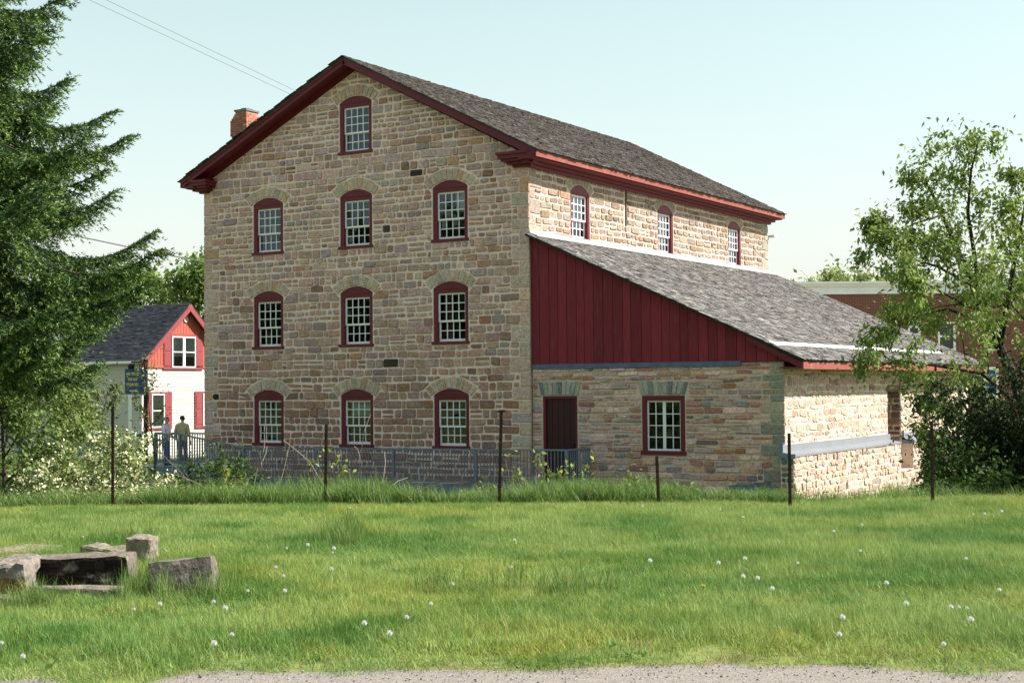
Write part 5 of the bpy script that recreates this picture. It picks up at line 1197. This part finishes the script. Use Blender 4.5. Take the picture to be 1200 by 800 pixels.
# ------------------------------------------------------------------ people
def skin_mesh(name, J, E_, mat, parent, org, sub=2, root=0):
    me = bpy.data.meshes.new(name); me.from_pydata([tuple(j[0]) for j in J], E_, []); me.materials.append(mat)
    o = bpy.data.objects.new(name, me); place(o, parent, org)
    m = o.modifiers.new('skin', 'SKIN'); m.use_smooth_shade = True
    for i, j in enumerate(J):
        sv = me.skin_vertices[0].data[i]; r = j[1]; sv.radius = r if isinstance(r, tuple) else (r, r); sv.use_root = (i == root)
    s = o.modifiers.new('sub', 'SUBSURF'); s.levels = sub; s.render_levels = sub
    return o
def person(pos, face, label, H, shirt, trousers, haircol, arm, seed):
    """standing figure facing +Y in its own space"""
    k = H/1.7; base = Vector(pos); R_ = random.Random(seed)
    skin = pmat('skin_%d' % seed, (.50, .30, .21), .6, False, .05, 8.); sh = pmat('shirt_%d' % seed, shirt, .85, False, .12, 9., .3, 40.); tr = pmat('trouser_%d' % seed, trousers, .85, False, .12, 9., .3, 40.); hc = pmat('hair_%d' % seed, haircol, .7, False, .3, 40., .4, 90.); so_ = pmat('shoe_%d' % seed, (.03, .025, .022), .6)
    root = empty('person', base, label, 'person')
    J = []; E_ = []
    def j(x, y, z, r, par=None):
        J.append(((x*k, y*k, z*k), tuple(q*k for q in r) if isinstance(r, tuple) else r*k)); i = len(J)-1
        if par is not None: E_.append((par, i))
        return i
    pel = j(0, 0, .93, (.155, .105)); wst = j(0, .0, 1.08, (.14, .10), pel); chs = j(0, -.01, 1.27, (.165, .115), wst); shd = j(0, -.01, 1.40, (.13, .085), chs); nk = j(0, .005, 1.47, .052, shd); nk2 = j(0, .02, 1.52, .052, nk); hd1 = j(0, .035, 1.57, (.068, .085), nk2); hd2 = j(0, .03, 1.64, (.074, .092), hd1); hd3 = j(0, .02, 1.685, (.05, .06), hd2)
    chain = {}
    for s, nm in ((-1, 'l'), (1, 'r')):
        hp = j(s*.09, 0, .87, .088, pel); kn = j(s*.10, .02, .49, .056, hp); an_ = j(s*.10, -.01, .09, .040, kn); hl = j(s*.105, .03, .045, .042, an_); toe = j(s*.12, .16, .03, .032, hl)
        sd_ = j(s*.185, -.01, 1.38, .056, shd); a0 = arm[0 if s < 0 else 1]; el = j(*a0[0], .042, sd_); wr_ = j(*a0[1], .028, el)
        d = unit(np.array(a0[1])-np.array(a0[0])); pm = np.array(a0[1])+d*.055; pi = j(*pm, (.034, .018), wr_); sx = unit(np.cross(d, (0, 0, 1.)) if abs(d[2]) < .9 else np.array([0, 1., 0]))
        for fi, (off, ln) in enumerate(((-.027, .062), (-.009, .072), (.009, .068), (.027, .052))):
            q1 = pm+d*.045+sx*off; f1 = j(*q1, .0095, pi); q2 = q1+d*ln*.55+np.array([0, 0, -.006]); f2 = j(*q2, .0085, f1); q3 = q2+d*ln*.4+np.array([0, 0, -.018]); j(*q3, .0075, f2)
        th = np.array(a0[1])+d*.03+sx*-.035; t1 = j(*th, .011, wr_); j(*(th+d*.045+sx*-.012), .009, t1)
        chain[nm] = (hp, kn, an_, hl, toe, sd_, el, wr_)
    skin_mesh('body', J, E_, skin, root, base, 2)
    P = lambda i: J[i][0]
    # shirt, trousers, shoes follow the same joints, a little larger
    S = [(P(pel), (.168*k, .125*k)), (P(wst), (.158*k, .122*k)), (P(chs), (.182*k, .135*k)), (P(shd), (.15*k, .10*k)), (P(nk), .064*k)]; SE = [(0, 1), (1, 2), (2, 3), (3, 4)]; lo = (0, 0, .84*k); S.append((lo, (.172*k, .128*k))); SE.append((0, 5))
    for nm in 'lr':
        hp, kn, an_, hl, toe, sd_, el, wr_ = chain[nm]; n0 = len(S); mid = tuple(np.array(P(el))*.55+np.array(P(wr_))*.45)
        S += [(P(sd_), .078*k), (P(el), .062*k), (mid, .056*k)]; SE += [(3, n0), (n0, n0+1), (n0+1, n0+2)]
    skin_mesh('shirt', S, SE, sh, root, base, 2, 2)
    Tt = [((0, 0, .96*k), (.160*k, .112*k)), ((0, 0, .88*k), (.158*k, .112*k))]; TE = [(0, 1)]
    for nm in 'lr':
        hp, kn, an_, hl, toe, *_ = chain[nm]; n0 = len(Tt); a = P(an_); Tt += [(P(hp), .100*k), (P(kn), .072*k), ((a[0], a[1], .06*k), .064*k)]; TE += [(1, n0), (n0, n0+1), (n0+1, n0+2)]
    skin_mesh('trousers', Tt, TE, tr, root, base, 2, 1)
    for nm in 'lr':
        hp, kn, an_, hl, toe, *_ = chain[nm]; skin_mesh('shoe', [((P(hl)[0], P(hl)[1]-.05*k, .045*k), .046*k), (P(hl), .05*k), (P(toe), .042*k)], [(0, 1), (1, 2)], so_, root, base, 1, 1)
    hm = MB(); rings = 8; seg_ = 12; pts_ = []
    for i in range(rings+1):
        ph = math.pi*.72*i/rings
        for q in range(seg_): th = 2*math.pi*q/seg_; nz = 1+.05*math.sin(th*3+i); pts_.append((base[0]+.083*k*math.sin(ph)*math.cos(th)*nz, base[1]+(.004+.100*math.sin(ph)*math.sin(th)*nz-(.022 if ph > 1.2 else 0))*k, base[2]+(1.638+.090*math.cos(ph))*k))
    hm.add(pts_, [(i*seg_+q, (i+1)*seg_+q, (i+1)*seg_+(q+1) % seg_, i*seg_+(q+1) % seg_) for i in range(rings) for q in range(seg_)]); hm.build('hair', hc, root, org=base, smooth=True)
    f = MB()                                               # face: eyes, nose, ears, mouth
    hz = 1.615*k
    for s in (-1, 1): f.tube([(s*.03*k, .115*k, hz+.012*k), (s*.03*k, .126*k, hz+.012*k)], .009*k, 6); 
    f.tube([(0, .118*k, hz+.012*k), (0, .146*k, hz-.022*k), (0, .12*k, hz-.032*k)], [.008*k, .014*k, .01*k], 6); f.tube([(-.024*k, .118*k, hz-.058*k), (0, .125*k, hz-.060*k), (.024*k, .118*k, hz-.058*k)], .006*k, 5)
    for s in (-1, 1): f.tube([(s*.070*k, .03*k, hz+.018*k), (s*.092*k, .012*k, hz+.012*k), (s*.074*k, .025*k, hz-.03*k)], [.012*k, .016*k, .01*k], 6)
    f.v = [tuple(np.array(v)+np.array(base)) for v in f.v]; f.build('face', skin, root, org=base)
    root.rotation_euler[2] = face
    return root
A1 = (((-.25, .02, 1.12), (-.20, .20, .98)), ((.25, .04, 1.12), (.17, .24, 1.02)))
A2 = (((-.25, -.03, 1.11), (-.24, .08, .87)), ((.25, -.03, 1.11), (.25, .08, .87)))
DK = -.80
person((-13.62, -.52, DK), math.radians(-70), 'grey-haired person in lavender shirt and jeans at the ramp railing', 1.60, (.74, .68, .84), (.07, .12, .26), (.34, .32, .30), A1, 1)
person((-13.42, .02, DK), math.radians(20), 'dark-haired person in an olive vest standing with back turned', 1.62, (.48, .42, .22), (.12, .09, .07), (.045, .026, .018), A2, 2)

# ------------------------------------------------------------------ overhead wires
def wire(label, a, b, sag, r, group=None):
    a, b = np.array(a), np.array(b); mb = MB(); pts = [a+(b-a)*f-np.array([0, 0, sag*4*f*(1-f)]) for f in np.linspace(0, 1, 25)]; mb.tube(pts, r, 5); tag(mb.build('power_line', MT['wire'], org=tuple(a)), label, 'power line', group)
def ext(p1, p2, d1, d2, k1=-.6, k2=.5):
    a, b = at(*p1, d1), at(*p2, d2); return a+(b-a)*k1, b+(b-a)*k2
for (p1, p2, l_) in (((98, -3), (337, 109), 'lower of the two parallel wires above the chimney'), ((118, -3), (345, 106), 'upper of the two parallel wires above the chimney')):
    a, b = ext(p1, p2, 58, 72); wire(l_, a, b, .0, .009, 'overhead wires')
a, b = ext((150, 288), (240, 306), 62, 66, -.8, .6); wire('thick dark wire between the spruce and the mill corner', a, b, .05, .028)
print('objects', round(time.time()-_T0, 1))

# ------------------------------------------------------------------ grass
GC = bpy.data.collections.new('grass_tufts'); TC = bpy.data.collections.new('tall_tufts')
gm_ = leafmat('grass_blade', trans=.35, rough=.55, patch=[((.48, .68, .50), .55, .46, .62, .95), ((.5, .70, .52), 1.9, .53, .66, .85), ((1.12, .98, .80), .33, .46, .64, .85), ((1.15, .92, .72), 1.6, .56, .70, .7)])
tm_ = leafmat('tall_grass_blade', trans=.35, rough=.5)
def tuft(coll, seed, n, rad, hr, wr, cols, mat, lean=.5, seg=3, straw=.08):
    g = np.random.default_rng(seed); a = g.uniform(0, 6.28, n); r = rad*np.sqrt(g.random(n)); P = np.stack([np.cos(a)*r, np.sin(a)*r, np.full(n, -.01)], -1)
    h = g.uniform(*hr, n); w = g.uniform(*wr, n); az = g.uniform(0, 6.28, n); ln = g.uniform(.1, 1, n)*lean; dirv = np.stack([np.cos(az), np.sin(az), np.zeros(n)], -1); sd = np.stack([-np.sin(az+g.normal(0, .6, n)), np.cos(az), np.zeros(n)], -1)
    rows = []
    for s in range(seg+1):
        f = s/seg; c = P+np.array([0, 0, 1.])*(h*(f-.28*ln*f*f))[:, None]+dirv*(h*ln*f*f)[:, None]; ww = (w*(1-f**1.6)*.5)[:, None]
        if s < seg: rows.append(c-sd*ww); rows.append(c+sd*ww)
        else: rows.append(c)
    V = np.stack(rows, 1); m = V.shape[1]; i = (np.arange(n)*m)[:, None]; Fs = []
    for s in range(seg-1): b = 2*s; Fs += [i+np.array([[b, b+1, b+3]]), i+np.array([[b, b+3, b+2]])]
    b = 2*(seg-1); Fs.append(i+np.array([[b, b+1, b+2]])); Fc = np.concatenate(Fs)
    cc = np.array(cols)[g.integers(0, len(cols), n)]*g.uniform(.75, 1.25, (n, 1)); st = g.random(n) < straw; cc[st] = np.array([.30, .245, .11])*g.uniform(.7, 1.2, (st.sum(), 1))
    me = bpy.data.meshes.new('tuft'); V = V.reshape(-1, 3); me.from_pydata([tuple(v) for v in V], [], [tuple(f) for f in Fc])
    ca = me.color_attributes.new('Col', 'FLOAT_COLOR', 'POINT'); q = np.ones((len(V), 4), np.float32); q[:, :3] = np.repeat(cc, m, 0); ca.data.foreach_set('color', q.ravel()); me.materials.append(mat)
    o = bpy.data.objects.new('tuft_%02d' % seed, me); coll.objects.link(o)
GCOL = [(0.263, 0.350, 0.094), (0.224, 0.328, 0.084), (0.315, 0.382, 0.113), (0.186, 0.296, 0.074)]
for s in range(5): tuft(GC, s, 95, .18, (.05, .15), (.0028, .0055), GCOL, gm_, .85, 2, .06)
TCOL = [(.11, .20, .042), (.135, .225, .048), (.165, .24, .06), (.09, .17, .04)]
for s in range(4): tuft(TC, 20+s, 34, .15, (.34, .80), (.007, .013), TCOL, tm_, .55, 4, .06)
def scatter(name, label, coll, P, scl, tilt, nvar):
    n = len(P); me = bpy.data.meshes.new(name); me.from_pydata([tuple(p) for p in P], [], [])
    rot = np.stack([nr.normal(0, tilt, n), nr.normal(0, tilt, n), nr.uniform(0, 6.28, n)], -1)
    for nm, ty, dat in (('rot', 'FLOAT_VECTOR', rot), ('scl', 'FLOAT_VECTOR', scl), ('pick', 'INT', nr.integers(0, nvar, n))):
        a = me.attributes.new(nm, ty, 'POINT'); a.data.foreach_set('value' if ty == 'INT' else 'vector', np.ascontiguousarray(dat, dtype=np.int32 if ty == 'INT' else np.float32).ravel())
    o = bpy.data.objects.new(name, me); place(o, None, (0, 0, 0)); tag(o, label, 'grass', kind='stuff')
    ng = bpy.data.node_groups.new(name+'_scatter', 'GeometryNodeTree'); ng.interface.new_socket('Geometry', in_out='INPUT', socket_type='NodeSocketGeometry'); ng.interface.new_socket('Geometry', in_out='OUTPUT', socket_type='NodeSocketGeometry')
    N, L = ng.nodes, ng.links; gi = N.new('NodeGroupInput'); go = N.new('NodeGroupOutput'); ip = N.new('GeometryNodeInstanceOnPoints'); ci = N.new('GeometryNodeCollectionInfo'); ci.inputs[0].default_value = coll; ci.inputs[1].default_value = True; ci.inputs[2].default_value = True
    def na(nm, ty): k = N.new('GeometryNodeInputNamedAttribute'); k.data_type = ty; k.inputs[0].default_value = nm; return k.outputs[0]
    L.new(gi.outputs[0], ip.inputs['Points']); L.new(ci.outputs[0], ip.inputs['Instance']); ip.inputs['Pick Instance'].default_value = True
    L.new(na('pick', 'INT'), ip.inputs['Instance Index']); L.new(na('rot', 'FLOAT_VECTOR'), ip.inputs['Rotation']); L.new(na('scl', 'FLOAT_VECTOR'), ip.inputs['Scale']); L.new(ip.outputs[0], go.inputs[0])
    md = o.modifiers.new('scatter', 'NODES'); md.node_group = ng
    return o
def xy(d, l): return CAM[0]+d*F2[0]+l*R2[0], CAM[1]+d*F2[1]+l*R2[1]
# mown lawn, thinner and shorter near the track
N_ = 60000; d = np.sqrt(nr.uniform(8.1**2, 22.6**2, N_)); l = nr.uniform(-1, 1, N_)*(d*.46+5.0)
keepm = d > track_edge(l)-.05-(nr.random(N_) < .12)*.18; d, l = d[keepm], l[keepm]
X, Y = xy(d, l); edge = sstep(0, 1.1, d-track_edge(l)); patch = vn(X*.55+5, Y*.55+2); fine = vn(X*2.1, Y*2.1)
h = (.32+.54*edge)*(.40+.75*patch+.50*fine)
dark = np.zeros(len(d))
for (px, py, rr, am) in ((405, 632, .42, 1.5), (520, 694, .40, 1.0), (640, 692, .7, .7), (60, 706, .5, .5), (210, 706, .5, .4), (150, 700, .4, .6), (30, 725, .6, .5), (110, 655, .5, .9), (200, 660, .4, .7), (905, 680, 1.0, .35), (330, 700, .8, .3)):
    q = onz(px, py); dark += am*np.exp(-((X-q[0])**2+(Y-q[1])**2)/(2*(rr*.6)**2))
h = h*(1+dark*.6)*np.interp(d, [8, 19.5, 21.2, 24], [1, 1, .6, .5]); bare = vn(X*.9+31, Y*.9+17); keepm = (nr.random(len(d)) < .35+.65*edge) & ((bare > .22) | (nr.random(len(d)) < .45)); 
for (px, py, rw, rd) in ((101, 696, .43, .34), (217, 700, .27, .22), (12, 697, .28, .30), (166, 664, .13, .13)):
    q = onz(px, py); a, b = dl(q[0], q[1]); keepm &= ~((np.abs(d-a) < rd) & (np.abs(l-b) < rw))
X, Y, h = X[keepm], Y[keepm], h[keepm]; sx = nr.uniform(.85, 1.25, len(X))
scatter('lawn_grass', 'rough yellow-green lawn grass with darker tufts', GC, np.stack([X, Y, gz(X, Y)], -1), np.stack([sx, sx, h*nr.uniform(.8, 1.25, len(X))], -1), .12, 5)
# broad-leaved weeds between the grass
def weeds():
    n = 900; d = np.sqrt(nr.uniform(8.9**2, 20.5**2, n)); l = nr.uniform(-1, 1, n)*(d*.42+1); ok = (d > track_edge(l)+.15) & (vn(d*1.1+3, l*1.1+8) > .42); d, l = d[ok], l[ok]; n = len(d); m = 9
    X, Y = xy(d, l); a = nr.uniform(0, 6.28, (n, m)); e = nr.uniform(.25, .9, (n, m)); ax = np.stack([np.cos(a)*np.cos(e), np.sin(a)*np.cos(e), np.sin(e)], -1).reshape(-1, 3)
    P = np.repeat(np.stack([X, Y, gz(X, Y)+.01], -1), m, 0)+nr.normal(0, .02, (n*m, 3))*np.array([1, 1, 0]); L_ = np.repeat(nr.uniform(.6, 1.2, n), m)*nr.uniform(.045, .10, n*m); nm = np.array([[0, 0, 1.]])+nr.normal(0, .3, (n*m, 3))
    V, Fc, Cv = leaf_geo(P, ax, nm, L_, L_*.32, leaf_cols(n*m, (.13, .235, .06)))
    tag(np_mesh('weeds', V, Fc, Cv, MT['leaf']), 'low broad-leaved weeds scattered through the lawn', 'weeds', kind='stuff')
weeds()
# tall grass along the old fence line
N_ = 11500; d = nr.uniform(20.9, 26.5, N_); l = nr.uniform(-.65, .65, N_)*d; px = 600+l/d*FPX
wgt = np.interp(px, [-200, 140, 190, 480, 560, 760, 800, 930, 990, 1300], [.45, .6, 1, 1, 1, .95, .55, .35, .18, .25])
keepm = nr.random(N_) < wgt*np.where(d > 23.2, .8, 1); d, l, wgt = d[keepm], l[keepm], wgt[keepm]; X, Y = xy(d, l)
hh = (.08+.95*wgt*vn(X*.8+9, Y*.8+4))*np.where(d < 21.4, .6, 1)*(.7+.6*nr.random(len(X)))
scatter('tall_grass', 'tall bright green grass along the old fence line', TC, np.stack([X, Y, gz(X, Y)], -1), np.stack([np.ones(len(X)), np.ones(len(X)), hh+.24], -1), .10, 4)
# rough growth in the hollow and beyond
N_ = 9000; d = nr.uniform(26, 60, N_); l = nr.uniform(-.65, .65, N_)*d; X, Y = xy(d, l)
ok = ~((X > -12.6) & (X < 8.0) & (Y > -1.4) & (Y < 19)) & ~((X > -15.3) & (X < -9) & (Y > -1.4) & (Y < 4)) & ~((X < -23.7) & (Y > 8.2) & (Y < 13.8)); X, Y = X[ok], Y[ok]
scatter('rough_grass', 'rough grass filling the hollow around the mill', TC, np.stack([X, Y, gz(X, Y)], -1), np.stack([np.full(len(X), 1.9), np.full(len(X), 1.9), nr.uniform(.5, 1.0, len(X))], -1), .12, 4)
# a few tufts round the tumbled stones
N_ = 70; P = []
for (px, py, w) in ((45, 712, 12), (150, 700, 8), (180, 690, 10), (252, 698, 8), (20, 712, 30), (150, 640, 30), (215, 705, 25), (405, 634, 10), (405, 632, 9), (410, 636, 9), (400, 630, 10), (395, 636, 8), (412, 632, 6), (520, 694, 25), (640, 692, 50), (660, 700, 40)):
    for k in range(14): q = onz(px+rng.gauss(0, w), py+rng.gauss(0, 5)); P.append((q[0], q[1], gzf(q[0], q[1])))
P = np.array(P); scatter('tuft_grass', 'longer grass growing round the tumbled stones', TC, P, np.stack([np.full(len(P), .45), np.full(len(P), .45), nr.uniform(.22, .5, len(P))], -1), .15, 4)
print('done', round(time.time()-_T0, 1))
